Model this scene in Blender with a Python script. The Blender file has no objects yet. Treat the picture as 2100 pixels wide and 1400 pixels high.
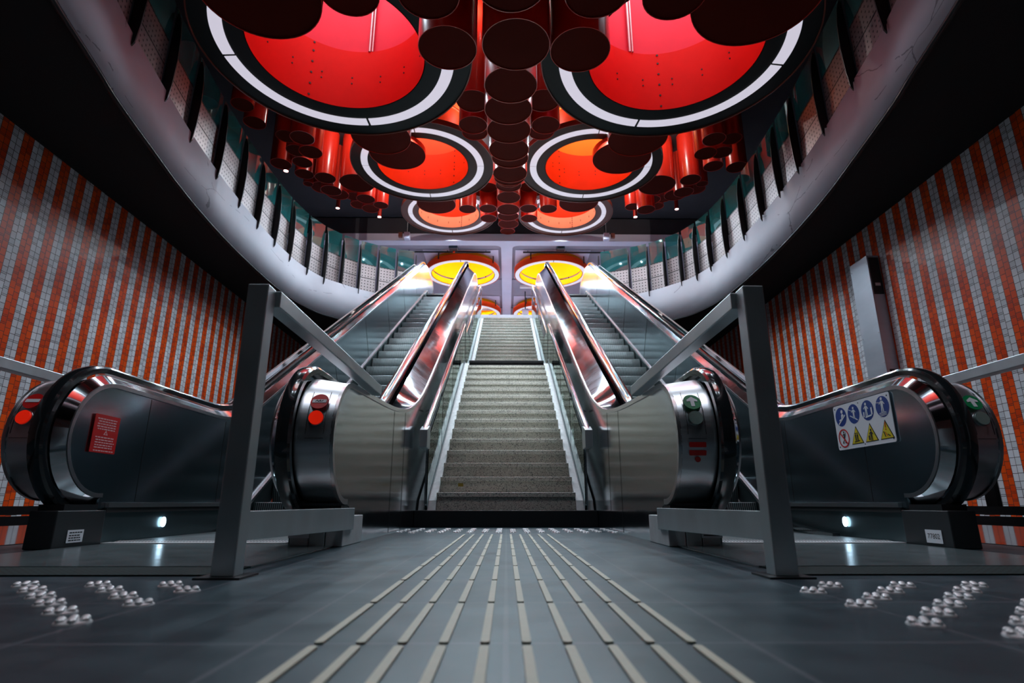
import bpy, bmesh, math, random
from mathutils import Vector, Matrix
random.seed(7)
S = bpy.context.scene
COL = S.collection
PI = math.pi
rad = math.radians

# ------------------------------------------------------------------ materials
def mat(name, base=(.5, .5, .5), rough=.5, metal=0., emit=None, estr=0., spec=.5, coat=0.):
    m = bpy.data.materials.new(name); m.use_nodes = True
    b = m.node_tree.nodes['Principled BSDF']
    b.inputs['Base Color'].default_value = (*base, 1)
    b.inputs['Roughness'].default_value = rough
    b.inputs['Metallic'].default_value = metal
    b.inputs['Specular IOR Level'].default_value = spec
    b.inputs['Coat Weight'].default_value = coat
    if emit:
        b.inputs['Emission Color'].default_value = (*emit, 1)
        b.inputs['Emission Strength'].default_value = estr
    return m
def nd(m, t, **kw):
    n = m.node_tree.nodes.new(t)
    for k, v in kw.items():
        if k.startswith('i_'):
            key = k[2:].replace('_', ' ')
            n.inputs[key].default_value = v
        else: setattr(n, k, v)
    return n
def lk(m, a, ao, b, bi): m.node_tree.links.new(a.outputs[ao], b.inputs[bi])
def BS(m): return m.node_tree.nodes['Principled BSDF']
def math_(m, op, a, b=None, c=None):
    n = nd(m, 'ShaderNodeMath', operation=op)
    for i, v in enumerate((a, b, c)):
        if v is None: continue
        if isinstance(v, (int, float)): n.inputs[i].default_value = v
        else: m.node_tree.links.new(v, n.inputs[i])
    return n.outputs[0]
def vary(m, scale=6, amt=.35, stretch=(1, 1, 1), rough=None, bump=0., detail=6):
    """brightness (and roughness) mottling plus a fine bump from object space noise"""
    b = BS(m); tc = nd(m, 'ShaderNodeTexCoord'); mp = nd(m, 'ShaderNodeMapping'); mp.inputs['Scale'].default_value = stretch
    lk(m, tc, 'Object', mp, 0)
    n = nd(m, 'ShaderNodeTexNoise', i_Scale=scale, i_Detail=detail); lk(m, mp, 0, n, 'Vector')
    mr = nd(m, 'ShaderNodeMapRange'); mr.inputs[3].default_value = 1 - amt; mr.inputs[4].default_value = 1 + amt
    lk(m, n, 0, mr, 0)
    mx = nd(m, 'ShaderNodeMix', data_type='RGBA', blend_type='MULTIPLY'); mx.inputs[0].default_value = 1
    mx.inputs[6].default_value = b.inputs['Base Color'].default_value
    lk(m, mr, 0, mx, 7); lk(m, mx, 2, b, 'Base Color')
    if rough:
        r = nd(m, 'ShaderNodeMapRange'); r.inputs[3].default_value = rough[0]; r.inputs[4].default_value = rough[1]
        lk(m, n, 0, r, 0); lk(m, r, 0, b, 'Roughness')
    if bump:
        bp = nd(m, 'ShaderNodeBump', i_Strength=bump, i_Distance=.01); lk(m, n, 0, bp, 'Height'); lk(m, bp, 0, b, 'Normal')
    return m

M = {}
M['steel'] = vary(mat('brushed_steel', (.47, .50, .53), .24, 1), 3, .10, (60, 1, 2), rough=(.18, .32), bump=.03)
M['panel'] = vary(mat('balustrade_steel', (.44, .53, .58), .2, 1), 1.3, .10, (1, 1, 1.5), rough=(.13, .22), bump=.10, detail=2)
M['clad'] = vary(mat('cladding_steel', (.46, .49, .52), .12, 1), 2.2, .08, (1, 1, 3.5), rough=(.09, .17), bump=.10, detail=2)
M['chrome'] = vary(mat('polished_steel', (.60, .62, .65), .08, 1), 2.2, .06, (2, 3, 2), rough=(.05, .11), bump=.06, detail=2)
M['newel'] = vary(mat('newel_steel', (.62, .65, .68), .3, 1), 3, .12, (1, 1, 14), rough=(.24, .38), bump=.04)
M['cabinet'] = vary(mat('satin_steel', (.50, .54, .60), .42, .7), 3, .08, (1, 1, 6), rough=(.36, .5))
M['rim'] = mat('rim_steel', (.62, .61, .62), .28, 1)
M['galv'] = vary(mat('galvanised_steel', (.46, .52, .54), .4, .8), 9, .18, (1, 1, .5), rough=(.3, .5))
M['rubber'] = mat('black_rubber', (.012, .014, .016), .14, 0, coat=1.)
M['black'] = mat('black_metal', (.012, .013, .015), .4, .3)
M['darkgap'] = mat('dark_gap', (.004, .004, .005), .8)
M['skirt'] = vary(mat('dark_skirt', (.10, .14, .15), .3, .8), 5, .2)
M['basebox'] = vary(mat('base_grey', (.52, .55, .56), .5, .2), 8, .25)
M['baseblack'] = mat('base_black', (.03, .033, .036), .45, .4)
M['hose'] = mat('post_dark', (.02, .022, .025), .4, .6)
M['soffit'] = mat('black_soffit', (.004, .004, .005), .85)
M['plaster'] = vary(mat('hall_plaster', (.30, .28, .34), .75), 3, .1)
M['beam'] = vary(mat('beam_plaster', (.62, .62, .74), .6), 3, .08)
M['darkceil'] = vary(mat('dark_ceiling', (.035, .036, .045), .8), 2, .2)
M['darkwall'] = mat('dark_wall', (.03, .03, .036), .8)
M['white'] = mat('white_enamel', (.75, .76, .80), .4)
M['whiteboard'] = mat('white_board', (.62, .60, .74), .5)
M['stringer'] = vary(mat('white_stringer', (.62, .63, .64), .6), 18, .25)
M['redsign'] = mat('red_enamel', (.60, .008, .008), .35)
M['green'] = mat('green_enamel', (.0, .22, .07), .35)
M['blue'] = mat('blue_enamel', (.005, .04, .25), .4)
M['yellow'] = mat('yellow_enamel', (.70, .55, .01), .4)
M['ink'] = mat('black_ink', (.01, .01, .012), .5)
M['paleink'] = mat('pale_ink', (.75, .45, .45), .5)
M['brass'] = mat('brass_plate', (.35, .26, .05), .5, .6)
M['redlamp'] = mat('red_lamp', (.7, .02, .01), .15, 0, (1, .02, .004), .35)
M['clearlamp'] = mat('clear_lens', (.25, .33, .30), .08, .2, coat=1)
M['led'] = mat('skirt_led', (.8, .9, 1), .3, 0, (.55, .8, 1), 9)
M['spot'] = mat('downlight_glow', (1, 1, 1), .3, 0, (1, .97, .95), 10)
M['ringlight'] = mat('ring_diffuser', (.3, .3, .3), .5, 0, (.80, .76, .90), .66)
M['skylight'] = mat('shaft_lamp', (.5, .5, .5), .5, 0, (1, .95, .98), 4.2)
M['flange'] = mat('ring_flange', (.010, .015, .015), .42, 0, spec=.18)
M['flange2'] = mat('ring_flange_brown', (.034, .017, .012), .42, 0, spec=.2)
M['flange3'] = mat('ring_flange_red', (.11, .032, .018), .42, 0)
M['guide'] = vary(mat('guide_strip', (.46, .44, .34), .6), 30, .12)
M['polish'] = vary(mat('polished_floor', (.22, .26, .28), .12, .8), 5, .15, rough=(.08, .16))
M['plate'] = vary(mat('landing_plate', (.20, .24, .25), .22, .7), 6, .12, rough=(.16, .3))
M['stud'] = mat('stud_steel', (.72, .72, .73), .35, .35)

def paint(name, c, rough=.26, coat=.35):
    return vary(mat(name, c, rough, 0, coat=coat, spec=.5 if coat else .12), 2.5, .10)
M['red'] = paint('tube_red', (.50, .022, .010))
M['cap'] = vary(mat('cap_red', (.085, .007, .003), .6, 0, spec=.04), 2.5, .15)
M['redL'] = paint('ring_red', (.76, .007, .002), .5, 0.)
M['redU'] = paint('ring_red_lit', (.80, .065, .13), .5, 0.)  # same red as the lower tube, cool light from above put into the colour
M['orng'] = paint('ring_orange_red', (.88, .060, .004), .5, 0.)
M['orngU'] = paint('ring_coral', (.88, .13, .03), .5, 0.)
M['amber'] = paint('ring_amber', (.92, .28, .008), .5, 0.)
M['cream'] = paint('ring_cream', (.95, .60, .32), .5, 0.)
M['yell'] = paint('ring_yellow', (.95, .42, .002), .5, 0.)
M['brown'] = paint('ring_edge', (.16, .030, .014), .4)

# floor: dark stone slabs 0.4 m with thin joints
m = mat('stone_slabs', (.06, .07, .075), .4); M['floor'] = m; m.node_tree.nodes['Principled BSDF'].inputs['Specular Tint'].default_value = (.62, .92, 1, 1)
tc = nd(m, 'ShaderNodeTexCoord'); sep = nd(m, 'ShaderNodeSeparateXYZ'); lk(m, tc, 'Object', sep, 0)
def joint(axis, per, off, w):
    f = math_(m, 'FRACT', math_(m, 'DIVIDE', math_(m, 'ADD', sep.outputs[axis], off), per))
    return math_(m, 'LESS_THAN', math_(m, 'MULTIPLY', math_(m, 'MINIMUM', f, math_(m, 'SUBTRACT', 1., f)), per), w)
jn = math_(m, 'MAXIMUM', joint('X', .4, 40., .0045), joint('Y', .4, 40.2 - .04, .0045))
n1 = nd(m, 'ShaderNodeTexNoise', i_Scale=7., i_Detail=8.); lk(m, tc, 'Object', n1, 'Vector')
cr = nd(m, 'ShaderNodeValToRGB'); cr.color_ramp.elements[0].color = (.011, .023, .032, 1); cr.color_ramp.elements[1].color = (.026, .044, .056, 1)
cr.color_ramp.elements[0].position = .3; cr.color_ramp.elements[1].position = .72
lk(m, n1, 0, cr, 0)
mx = nd(m, 'ShaderNodeMix', data_type='RGBA'); m.node_tree.links.new(jn, mx.inputs[0]); lk(m, cr, 0, mx, 6); mx.inputs[7].default_value = (.075, .08, .095, 1)
lk(m, mx, 2, BS(m), 'Base Color')
rr = nd(m, 'ShaderNodeMapRange'); rr.inputs[3].default_value = .26; rr.inputs[4].default_value = .46; lk(m, n1, 0, rr, 0); lk(m, rr, 0, BS(m), 'Roughness')
bp = nd(m, 'ShaderNodeBump', i_Strength=.08, i_Distance=.004); lk(m, n1, 0, bp, 'Height'); lk(m, bp, 0, BS(m), 'Normal')

# striped tile wall: columns of small tiles, two orange-red columns then two white ones
def tile_mat(name, flip):
    m = mat(name, (.5, .5, .5), .30, spec=.3)
    tc = nd(m, 'ShaderNodeTexCoord'); sep = nd(m, 'ShaderNodeSeparateXYZ'); lk(m, tc, 'Object', sep, 0)
    W = .0815; H = .095
    col = math_(m, 'DIVIDE', math_(m, 'ADD', sep.outputs['Y'], 40. + flip), W)
    ci = math_(m, 'FLOOR', col); cf = math_(m, 'FRACT', col)
    par = math_(m, 'MODULO', ci, 4.)
    isred = math_(m, 'LESS_THAN', par, 1.5)
    wn0 = nd(m, 'ShaderNodeTexWhiteNoise', noise_dimensions='1D'); m.node_tree.links.new(ci, wn0.inputs['W'])
    row = math_(m, 'ADD', math_(m, 'DIVIDE', sep.outputs['Z'], H), math_(m, 'MULTIPLY', wn0.outputs[0], 1.))
    ri = math_(m, 'FLOOR', row); rf = math_(m, 'FRACT', row)
    cv = nd(m, 'ShaderNodeCombineXYZ'); m.node_tree.links.new(ci, cv.inputs[0]); m.node_tree.links.new(ri, cv.inputs[1])
    wn = nd(m, 'ShaderNodeTexWhiteNoise', noise_dimensions='2D'); lk(m, cv, 0, wn, 'Vector')
    # every few tiles a thin cut tile (double joint)
    cut = math_(m, 'MULTIPLY', math_(m, 'LESS_THAN', wn.outputs[0], .35), math_(m, 'LESS_THAN', math_(m, 'ABSOLUTE', math_(m, 'SUBTRACT', rf, .22)), .03))
    ec = math_(m, 'MULTIPLY', math_(m, 'MINIMUM', cf, math_(m, 'SUBTRACT', 1., cf)), W)
    er = math_(m, 'MULTIPLY', math_(m, 'MINIMUM', rf, math_(m, 'SUBTRACT', 1., rf)), H)
    g = math_(m, 'MAXIMUM', math_(m, 'LESS_THAN', math_(m, 'MINIMUM', ec, er), .0034), cut)
    rc = nd(m, 'ShaderNodeValToRGB'); e = rc.color_ramp.elements
    e[0].color = (.60, .050, .005, 1); e[1].color = (.80, .090, .008, 1); lk(m, wn, 0, rc, 0)
    wc = nd(m, 'ShaderNodeValToRGB'); e = wc.color_ramp.elements
    e[0].color = (.52, .55, .58, 1); e[1].color = (.70, .73, .76, 1); lk(m, wn, 0, wc, 0)
    mx = nd(m, 'ShaderNodeMix', data_type='RGBA'); m.node_tree.links.new(isred, mx.inputs[0]); lk(m, wc, 0, mx, 6); lk(m, rc, 0, mx, 7)
    m2 = nd(m, 'ShaderNodeMix', data_type='RGBA'); m.node_tree.links.new(g, m2.inputs[0]); lk(m, mx, 2, m2, 6)
    m2.inputs[7].default_value = (.045, .03, .028, 1)
    lk(m, m2, 2, BS(m), 'Base Color')
    # slightly uneven tiles tilt the glaze
    hgt = math_(m, 'SUBTRACT', math_(m, 'MULTIPLY', math_(m, 'ADD', math_(m, 'MULTIPLY', rf, math_(m, 'SUBTRACT', wn.outputs[0], .5)), math_(m, 'MULTIPLY', cf, math_(m, 'SUBTRACT', wn0.outputs[0], .5))), .25), math_(m, 'MULTIPLY', g, .8))
    bp = nd(m, 'ShaderNodeBump', i_Strength=.6, i_Distance=.004); m.node_tree.links.new(hgt, bp.inputs['Height']); lk(m, bp, 0, BS(m), 'Normal')
    return m
M['tileL'] = tile_mat('striped_tiles_left', .10)
M['tileR'] = tile_mat('striped_tiles_right', .04)

# concrete fascia
m = vary(mat('fascia_concrete', (.38, .38, .43), .7), 1.6, .14, bump=.1); M['concrete'] = m
b = BS(m); old = b.inputs['Base Color'].links[0].from_socket
tc = nd(m, 'ShaderNodeTexCoord'); mp = nd(m, 'ShaderNodeMapping'); mp.inputs['Scale'].default_value = (.22, .22, .55); lk(m, tc, 'Object', mp, 0)
nz = nd(m, 'ShaderNodeTexNoise', i_Scale=5., i_Detail=8.); lk(m, mp, 0, nz, 'Vector')
mv = nd(m, 'ShaderNodeMix', data_type='VECTOR'); mv.inputs[0].default_value = .12; lk(m, mp, 0, mv, 4); lk(m, nz, 1, mv, 5)
vo = nd(m, 'ShaderNodeTexVoronoi', feature='DISTANCE_TO_EDGE', i_Scale=1.6); lk(m, mv, 1, vo, 'Vector')
cf = math_(m, 'LESS_THAN', vo.outputs[0], .004)
n3 = nd(m, 'ShaderNodeTexNoise', i_Scale=2.2); lk(m, tc, 'Object', n3, 'Vector')
cf = math_(m, 'MULTIPLY', cf, math_(m, 'GREATER_THAN', n3.outputs[0], .5))
mx = nd(m, 'ShaderNodeMix', data_type='RGBA'); m.node_tree.links.new(math_(m, 'MULTIPLY', cf, .6), mx.inputs[0]); m.node_tree.links.new(old, mx.inputs[6]); mx.inputs[7].default_value = (.05, .045, .05, 1)
lk(m, mx, 2, b, 'Base Color')

# speckled terrazzo stairs
m = mat('terrazzo', (.4, .4, .36), .5); M['terrazzo'] = m
tc = nd(m, 'ShaderNodeTexCoord'); vo = nd(m, 'ShaderNodeTexVoronoi', i_Scale=150.); lk(m, tc, 'Object', vo, 'Vector')
nz = nd(m, 'ShaderNodeTexNoise', i_Scale=3., i_Detail=4.); lk(m, tc, 'Object', nz, 'Vector')
cr = nd(m, 'ShaderNodeValToRGB'); cr.color_ramp.interpolation = 'CONSTANT'; e = cr.color_ramp.elements
e[0].color = (.14, .14, .14, 1); e[1].position = .15; e[1].color = (.52, .51, .45, 1); x = e.new(.75); x.color = (.66, .65, .59, 1)
hs = nd(m, 'ShaderNodeSeparateColor'); lk(m, vo, 'Color', hs, 0); lk(m, hs, 0, cr, 0)
mr = nd(m, 'ShaderNodeMapRange'); mr.inputs[3].default_value = .8; mr.inputs[4].default_value = 1.15; lk(m, nz, 0, mr, 0)
mx = nd(m, 'ShaderNodeMix', data_type='RGBA', blend_type='MULTIPLY'); mx.inputs[0].default_value = 1; lk(m, cr, 0, mx, 6); lk(m, mr, 0, mx, 7)
lk(m, mx, 2, BS(m), 'Base Color')

# ribbed escalator steps (grooves run up the riser and along the tread)
m = mat('ribbed_step', (.12, .15, .15), .4, .6); M['rib'] = m
tc = nd(m, 'ShaderNodeTexCoord'); sep = nd(m, 'ShaderNodeSeparateXYZ'); lk(m, tc, 'Object', sep, 0)
f = math_(m, 'FRACT', math_(m, 'MULTIPLY', math_(m, 'ADD', sep.outputs['X'], 5.), 1 / .0180))
gz = math_(m, 'LESS_THAN', f, .42)
mx = nd(m, 'ShaderNodeMix', data_type='RGBA'); m.node_tree.links.new(gz, mx.inputs[0]); mx.inputs[6].default_value = (.20, .245, .255, 1); mx.inputs[7].default_value = (.008, .014, .015, 1)
lk(m, mx, 2, BS(m), 'Base Color')

# thin tinted glass
def glass(name, tint, refl=.10, gcol=(.9, 1, .98), haze=None, hz=0.):
    m = bpy.data.materials.new(name); m.use_nodes = True; nt = m.node_tree
    nt.nodes.remove(nt.nodes['Principled BSDF'])
    tr = nt.nodes.new('ShaderNodeBsdfTransparent'); tr.inputs[0].default_value = (*tint, 1)
    gl = nt.nodes.new('ShaderNodeBsdfGlossy'); gl.inputs['Roughness'].default_value = .02; gl.inputs[0].default_value = (*gcol, 1)
    fr = nt.nodes.new('ShaderNodeFresnel'); fr.inputs[0].default_value = 1.45
    ad = nt.nodes.new('ShaderNodeMath'); ad.operation = 'ADD'; ad.inputs[1].default_value = refl; ad.use_clamp = True
    mx = nt.nodes.new('ShaderNodeMixShader')
    nt.links.new(fr.outputs[0], ad.inputs[0]); nt.links.new(ad.outputs[0], mx.inputs[0])
    body = tr
    if haze:      # diffuse tint painted in for the pane's teal reflections
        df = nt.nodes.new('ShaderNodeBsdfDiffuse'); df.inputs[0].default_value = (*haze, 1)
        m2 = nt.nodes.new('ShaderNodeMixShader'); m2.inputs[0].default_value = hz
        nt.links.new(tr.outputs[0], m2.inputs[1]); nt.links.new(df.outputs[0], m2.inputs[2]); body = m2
    nt.links.new(body.outputs[0], mx.inputs[1]); nt.links.new(gl.outputs[0], mx.inputs[2])
    nt.links.new(mx.outputs[0], nt.nodes['Material Output'].inputs[0])
    return m
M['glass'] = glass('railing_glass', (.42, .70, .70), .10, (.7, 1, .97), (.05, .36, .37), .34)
M['stairglass'] = glass('stair_glass', (.90, .95, .94), .0)
# perforated sheet (uv in metres)
m = mat('perforated_steel', (.4, .4, .4), .42, .85); M['perf'] = m
uv = nd(m, 'ShaderNodeUVMap'); sep = nd(m, 'ShaderNodeSeparateXYZ'); lk(m, uv, 0, sep, 0)
def cell(s):
    return math_(m, 'SUBTRACT', math_(m, 'FRACT', math_(m, 'DIVIDE', s, .085)), .5)
u_, v_ = cell(sep.outputs[0]), cell(sep.outputs[1])
dd = math_(m, 'SQRT', math_(m, 'ADD', math_(m, 'MULTIPLY', u_, u_), math_(m, 'MULTIPLY', v_, v_)))
hole = math_(m, 'LESS_THAN', dd, .19)
mx = nd(m, 'ShaderNodeMix', data_type='RGBA'); m.node_tree.links.new(hole, mx.inputs[0]); mx.inputs[6].default_value = (.25, .22, .22, 1); mx.inputs[7].default_value = (.02, .02, .022, 1)
lk(m, mx, 2, BS(m), 'Base Color')
# studded dark rubber mat in front of the landing plates
m = mat('dotted_mat', (.02, .035, .035), .65, spec=.15); M['mat'] = m
tc = nd(m, 'ShaderNodeTexCoord'); vo = nd(m, 'ShaderNodeTexVoronoi', i_Scale=38., i_Randomness=0.); lk(m, tc, 'Object', vo, 'Vector')
cr = nd(m, 'ShaderNodeValToRGB'); e = cr.color_ramp.elements; e[0].color = (.022, .042, .042, 1); e[0].position = .3; e[1].color = (.005, .009, .009, 1); e[1].position = .4
lk(m, vo, 'Distance', cr, 0); lk(m, cr, 0, BS(m), 'Base Color')

# ------------------------------------------------------------------ mesh helpers
ORIGIN = {}
class MB:
    def __init__(s): s.v = []; s.f = []; s.uv = {}
    def add(s, vs, fs):
        o = len(s.v); s.v += [tuple(p) for p in vs]; s.f += [tuple(i + o for i in f) for f in fs]; return o
    def box(s, x0, x1, y0, y1, z0, z1):
        x0, x1 = min(x0, x1), max(x0, x1); y0, y1 = min(y0, y1), max(y0, y1)
        s.add([(x0, y0, z0), (x1, y0, z0), (x1, y1, z0), (x0, y1, z0), (x0, y0, z1), (x1, y0, z1), (x1, y1, z1), (x0, y1, z1)],
              [(0, 3, 2, 1), (4, 5, 6, 7), (0, 1, 5, 4), (1, 2, 6, 5), (2, 3, 7, 6), (3, 0, 4, 7)]); return s
    def bar(s, p0, p1, w, h, up=(0, 0, 1)):
        p0, p1 = Vector(p0), Vector(p1); d = (p1 - p0).normalized(); u = Vector(up); r = d.cross(u).normalized(); u = r.cross(d)
        a, b = r * w / 2, u * h / 2
        s.add([p0 - a - b, p0 + a - b, p0 + a + b, p0 - a + b, p1 - a - b, p1 + a - b, p1 + a + b, p1 - a + b],
              [(0, 1, 2, 3), (4, 7, 6, 5), (0, 4, 5, 1), (1, 5, 6, 2), (2, 6, 7, 3), (3, 7, 4, 0)]); return s
    def prism(s, poly, x0, x1):
        n = len(poly)
        s.add([(x0, y, z) for y, z in poly] + [(x1, y, z) for y, z in poly],
              [tuple(range(n)), tuple(range(2 * n - 1, n - 1, -1))] + [(i, i + n, (i + 1) % n + n, (i + 1) % n) for i in range(n)]); return s
    def plate(s, o, e1, e2, poly, t, lift=0.):
        o, e1, e2 = Vector(o), Vector(e1).normalized(), Vector(e2).normalized(); nn = e1.cross(e2)
        o = o + nn * lift; n = len(poly)
        s.add([o + e1 * u + e2 * v for u, v in poly] + [o + e1 * u + e2 * v + nn * t for u, v in poly],
              [tuple(range(n - 1, -1, -1)), tuple(range(n, 2 * n))] + [(i, (i + 1) % n, (i + 1) % n + n, i + n) for i in range(n)]); return s
    def sweep(s, path, sec, closed=False, caps=True):
        """sec: list of (u, n) with u along world X and n the outward normal in the YZ plane; path: (x, y, z)"""
        P = [Vector(p) for p in path]; k = len(sec); o = len(s.v); n = len(P)
        for i, p in enumerate(P):
            a = P[max(i - 1, 0)]; b = P[min(i + 1, n - 1)]; t = (b - a).normalized()
            nn = Vector((0, -t.z, t.y))
            for u, w in sec: s.v.append(tuple(p + Vector((u, 0, 0)) + nn * w))
        for i in range(n - 1):
            for j in range(k): s.f.append((o + i * k + j, o + i * k + (j + 1) % k, o + (i + 1) * k + (j + 1) % k, o + (i + 1) * k + j))
        if caps: s.f.append(tuple(o + j for j in range(k))[::-1]); s.f.append(tuple(o + (n - 1) * k + j for j in range(k)))
        return s
    def cyl(s, p0, p1, r, n=16, r1=None, caps=True):
        p0, p1 = Vector(p0), Vector(p1); d = (p1 - p0).normalized(); r1 = r if r1 is None else r1
        a = d.orthogonal().normalized(); b = d.cross(a); o = len(s.v)
        for p, q in ((p0, r), (p1, r1)):
            for i in range(n):
                t = 2 * PI * i / n; s.v.append(tuple(p + a * q * math.cos(t) + b * q * math.sin(t)))
        s.f += [(o + i, o + (i + 1) % n, o + n + (i + 1) % n, o + n + i) for i in range(n)]
        if caps: s.f.append(tuple(o + i for i in range(n))[::-1]); s.f.append(tuple(o + n + i for i in range(n)))
        return s
    def lathe(s, c, prof, n=96, a0=0, a1=2 * PI, closed_prof=True):
        """prof: list of (r, z) rotated about the vertical through c"""
        full = abs(a1 - a0 - 2 * PI) < 1e-6; m_ = n if full else n + 1; k = len(prof); o = len(s.v)
        for i in range(m_):
            t = a0 + (a1 - a0) * i / n
            for r, z in prof: s.v.append((c[0] + r * math.cos(t), c[1] + r * math.sin(t), c[2] + z))
        for i in range(n):
            i2 = (i + 1) % m_
            for j in range(k if closed_prof else k - 1):
                j2 = (j + 1) % k; s.f.append((o + i * k + j, o + i2 * k + j, o + i2 * k + j2, o + i * k + j2))
        if not full and closed_prof: s.f.append(tuple(o + j for j in range(k))); s.f.append(tuple(o + (m_ - 1) * k + j for j in range(k))[::-1])
        return s
    def grid(s, rows):
        k = len(rows[0]); o = len(s.v)
        for r in rows: s.v += [tuple(p) for p in r]
        for i in range(len(rows) - 1):
            for j in range(k - 1): s.f.append((o + i * k + j, o + i * k + j + 1, o + (i + 1) * k + j + 1, o + (i + 1) * k + j))
        return s
    def quad_uv(s, a, b, c, d, w, h):
        o = len(s.v); s.v += [tuple(a), tuple(b), tuple(c), tuple(d)]; s.uv[len(s.f)] = [(0, 0), (w, 0), (w, h), (0, h)]; s.f.append((o, o + 1, o + 2, o + 3))
    def build(s, name, m, parent=None, smooth=35, bevel=0., recalc=True):
        off = Vector((0, 0, 0)) if parent is None else Vector(ORIGIN.get(parent.name, (0, 0, 0)))
        me = bpy.data.meshes.new(name); me.from_pydata([tuple(Vector(p) - off) for p in s.v], [], s.f)
        if s.uv:
            ul = me.uv_layers.new(name='UVMap')
            for p in me.polygons:
                if p.index in s.uv:
                    for li, c in zip(p.loop_indices, s.uv[p.index]): ul.data[li].uv = c
        if recalc:
            bm = bmesh.new(); bm.from_mesh(me); bmesh.ops.recalc_face_normals(bm, faces=bm.faces); bm.to_mesh(me); bm.free()
        me.materials.append(m)
        if smooth:
            for p in me.polygons: p.use_smooth = True
            me.set_sharp_from_angle(angle=rad(smooth))
        ob = bpy.data.objects.new(name, me); COL.objects.link(ob)
        if parent is not None: ob.parent = parent
        ORIGIN[ob.name] = tuple(off)
        if bevel:
            bv = ob.modifiers.new('bevel', 'BEVEL'); bv.width = bevel; bv.segments = 2; bv.limit_method = 'ANGLE'
        return ob
def build_multi(name, parts, parent):
    b = MB(); mi = []
    for p, m_ in parts: b.add(p.v, p.f); mi.append((len(p.f), m_))
    o = b.build(name, mi[0][1], parent, smooth=0); i = 0
    for k, (n_, m_) in enumerate(mi):
        if k: o.data.materials.append(m_)
        for q in range(n_): o.data.polygons[i].material_index = k; i += 1
    return o
def tag(o, label=None, cat=None, group=None, kind=None):
    if label: o['label'] = label
    if cat: o['category'] = cat
    if group: o['group'] = group
    if kind: o['kind'] = kind
    return o
def thing(name, loc, label, cat, group=None):
    o = bpy.data.objects.new(name, None); COL.objects.link(o); o.location = loc; o.empty_display_size = .1
    ORIGIN[o.name] = tuple(loc)
    return tag(o, label, cat, group)
def structure(o, label, cat='structure'): return tag(o, label, cat, None, 'structure')
def text_poly(txt, size):
    cu = bpy.data.curves.new('lettering', 'FONT'); cu.body = txt; cu.size = size; cu.align_x = 'CENTER'; cu.align_y = 'CENTER'; cu.fill_mode = 'FRONT'
    ob = bpy.data.objects.new('lettering', cu); COL.objects.link(ob)
    dg = bpy.context.evaluated_depsgraph_get(); me = bpy.data.meshes.new_from_object(ob.evaluated_get(dg))
    vs = [(v.co.x, v.co.y) for v in me.vertices]; fs = [tuple(p.vertices) for p in me.polygons]
    bpy.data.objects.remove(ob); bpy.data.curves.remove(cu); bpy.data.meshes.remove(me)
    return vs, fs
def disc(r, n=28, ru=None): return [((ru or r) * math.cos(2 * PI * i / n), r * math.sin(2 * PI * i / n)) for i in range(n)]
def rrect(w, h, r, n=4):
    P = []
    for cx, cy, a in ((w / 2 - r, h / 2 - r, 0), (-w / 2 + r, h / 2 - r, 90), (-w / 2 + r, -h / 2 + r, 180), (w / 2 - r, -h / 2 + r, 270)):
        for i in range(n + 1):
            t = rad(a + 90 * i / n); P.append((cx + r * math.cos(t), cy + r * math.sin(t)))
    return P
def shift(P, du, dv, k=1.): return [(u * k + du, v * k + dv) for u, v in P]
def seg(a, b, w):
    a, b = Vector(a), Vector(b); d = (b - a).normalized(); n = Vector((-d.y, d.x)) * w / 2
    return [tuple(a - n), tuple(b - n), tuple(b + n), tuple(a + n)]

# ------------------------------------------------------------------ setting
WX = 6.26; ZS = 4.86; ZU = 5.77; ZC = 9.2
structure(MB().box(-WX, WX, -6, 17.2, -.2, 0).build('floor', M['floor'], smooth=0), 'dark blue grey stone slab floor of the lower hall', 'floor')
structure(MB().box(-WX - .2, -WX, -6, 17.2, 0, ZS).build('wall_left', M['tileL'], smooth=0), 'left wall of orange red and white striped tiles', 'wall')
structure(MB().box(WX, WX + .2, -6, 17.2, 0, ZS).build('wall_right', M['tileR'], smooth=0), 'right wall of orange red and white striped tiles', 'wall')
structure(MB().box(-WX, WX, 17.2, 17.4, 0, ZS).build('wall_back', M['darkwall'], smooth=0), 'dark wall below the upper landing', 'wall')
structure(MB().box(-WX, WX, -6.2, -6, 0, ZC).build('wall_front', M['darkwall'], smooth=0), 'dark wall behind the viewer', 'wall')
# opening of the upper floor (left half measured, near end closed behind the viewer)
half = [(2.45, 15.42), (3.05, 15.22), (3.65, 14.92), (4.09, 14.55), (4.45, 14.15), (4.74, 13.78), (4.95, 13.2), (5.05, 12.75), (5.13, 11.85), (5.15, 10.87), (5.13, 9.85), (5.07, 8.86), (4.96, 7.81), (4.81, 6.86), (4.64, 5.84), (4.52, 5.33), (4.30, 4.33), (4.02, 3.33), (3.68, 2.33), (3.2, 1.4), (2.5, .55), (1.5, 0.), (0, -.2)]
def catmull(P, n=4):
    Q = []
    for i in range(len(P) - 1):
        p0 = P[max(i - 1, 0)]; p1 = P[i]; p2 = P[i + 1]; p3 = P[min(i + 2, len(P) - 1)]
        for k in range(n):
            t = k / n
            Q.append(tuple(.5 * (2 * p1[j] + (p2[j] - p0[j]) * t + (2 * p0[j] - 5 * p1[j] + 4 * p2[j] - p3[j]) * t * t + (3 * p1[j] - p0[j] - 3 * p2[j] + p3[j]) * t ** 3) for j in (0, 1)))
    Q.append(P[-1]); return Q
hs_ = catmull(half)
oval = [(0, 16.8), (1.4, 16.8), (2.62, 16.8), (2.62, 15.7)] + hs_
oval = oval + [(-x, y) for x, y in oval[-2:0:-1]]
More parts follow.
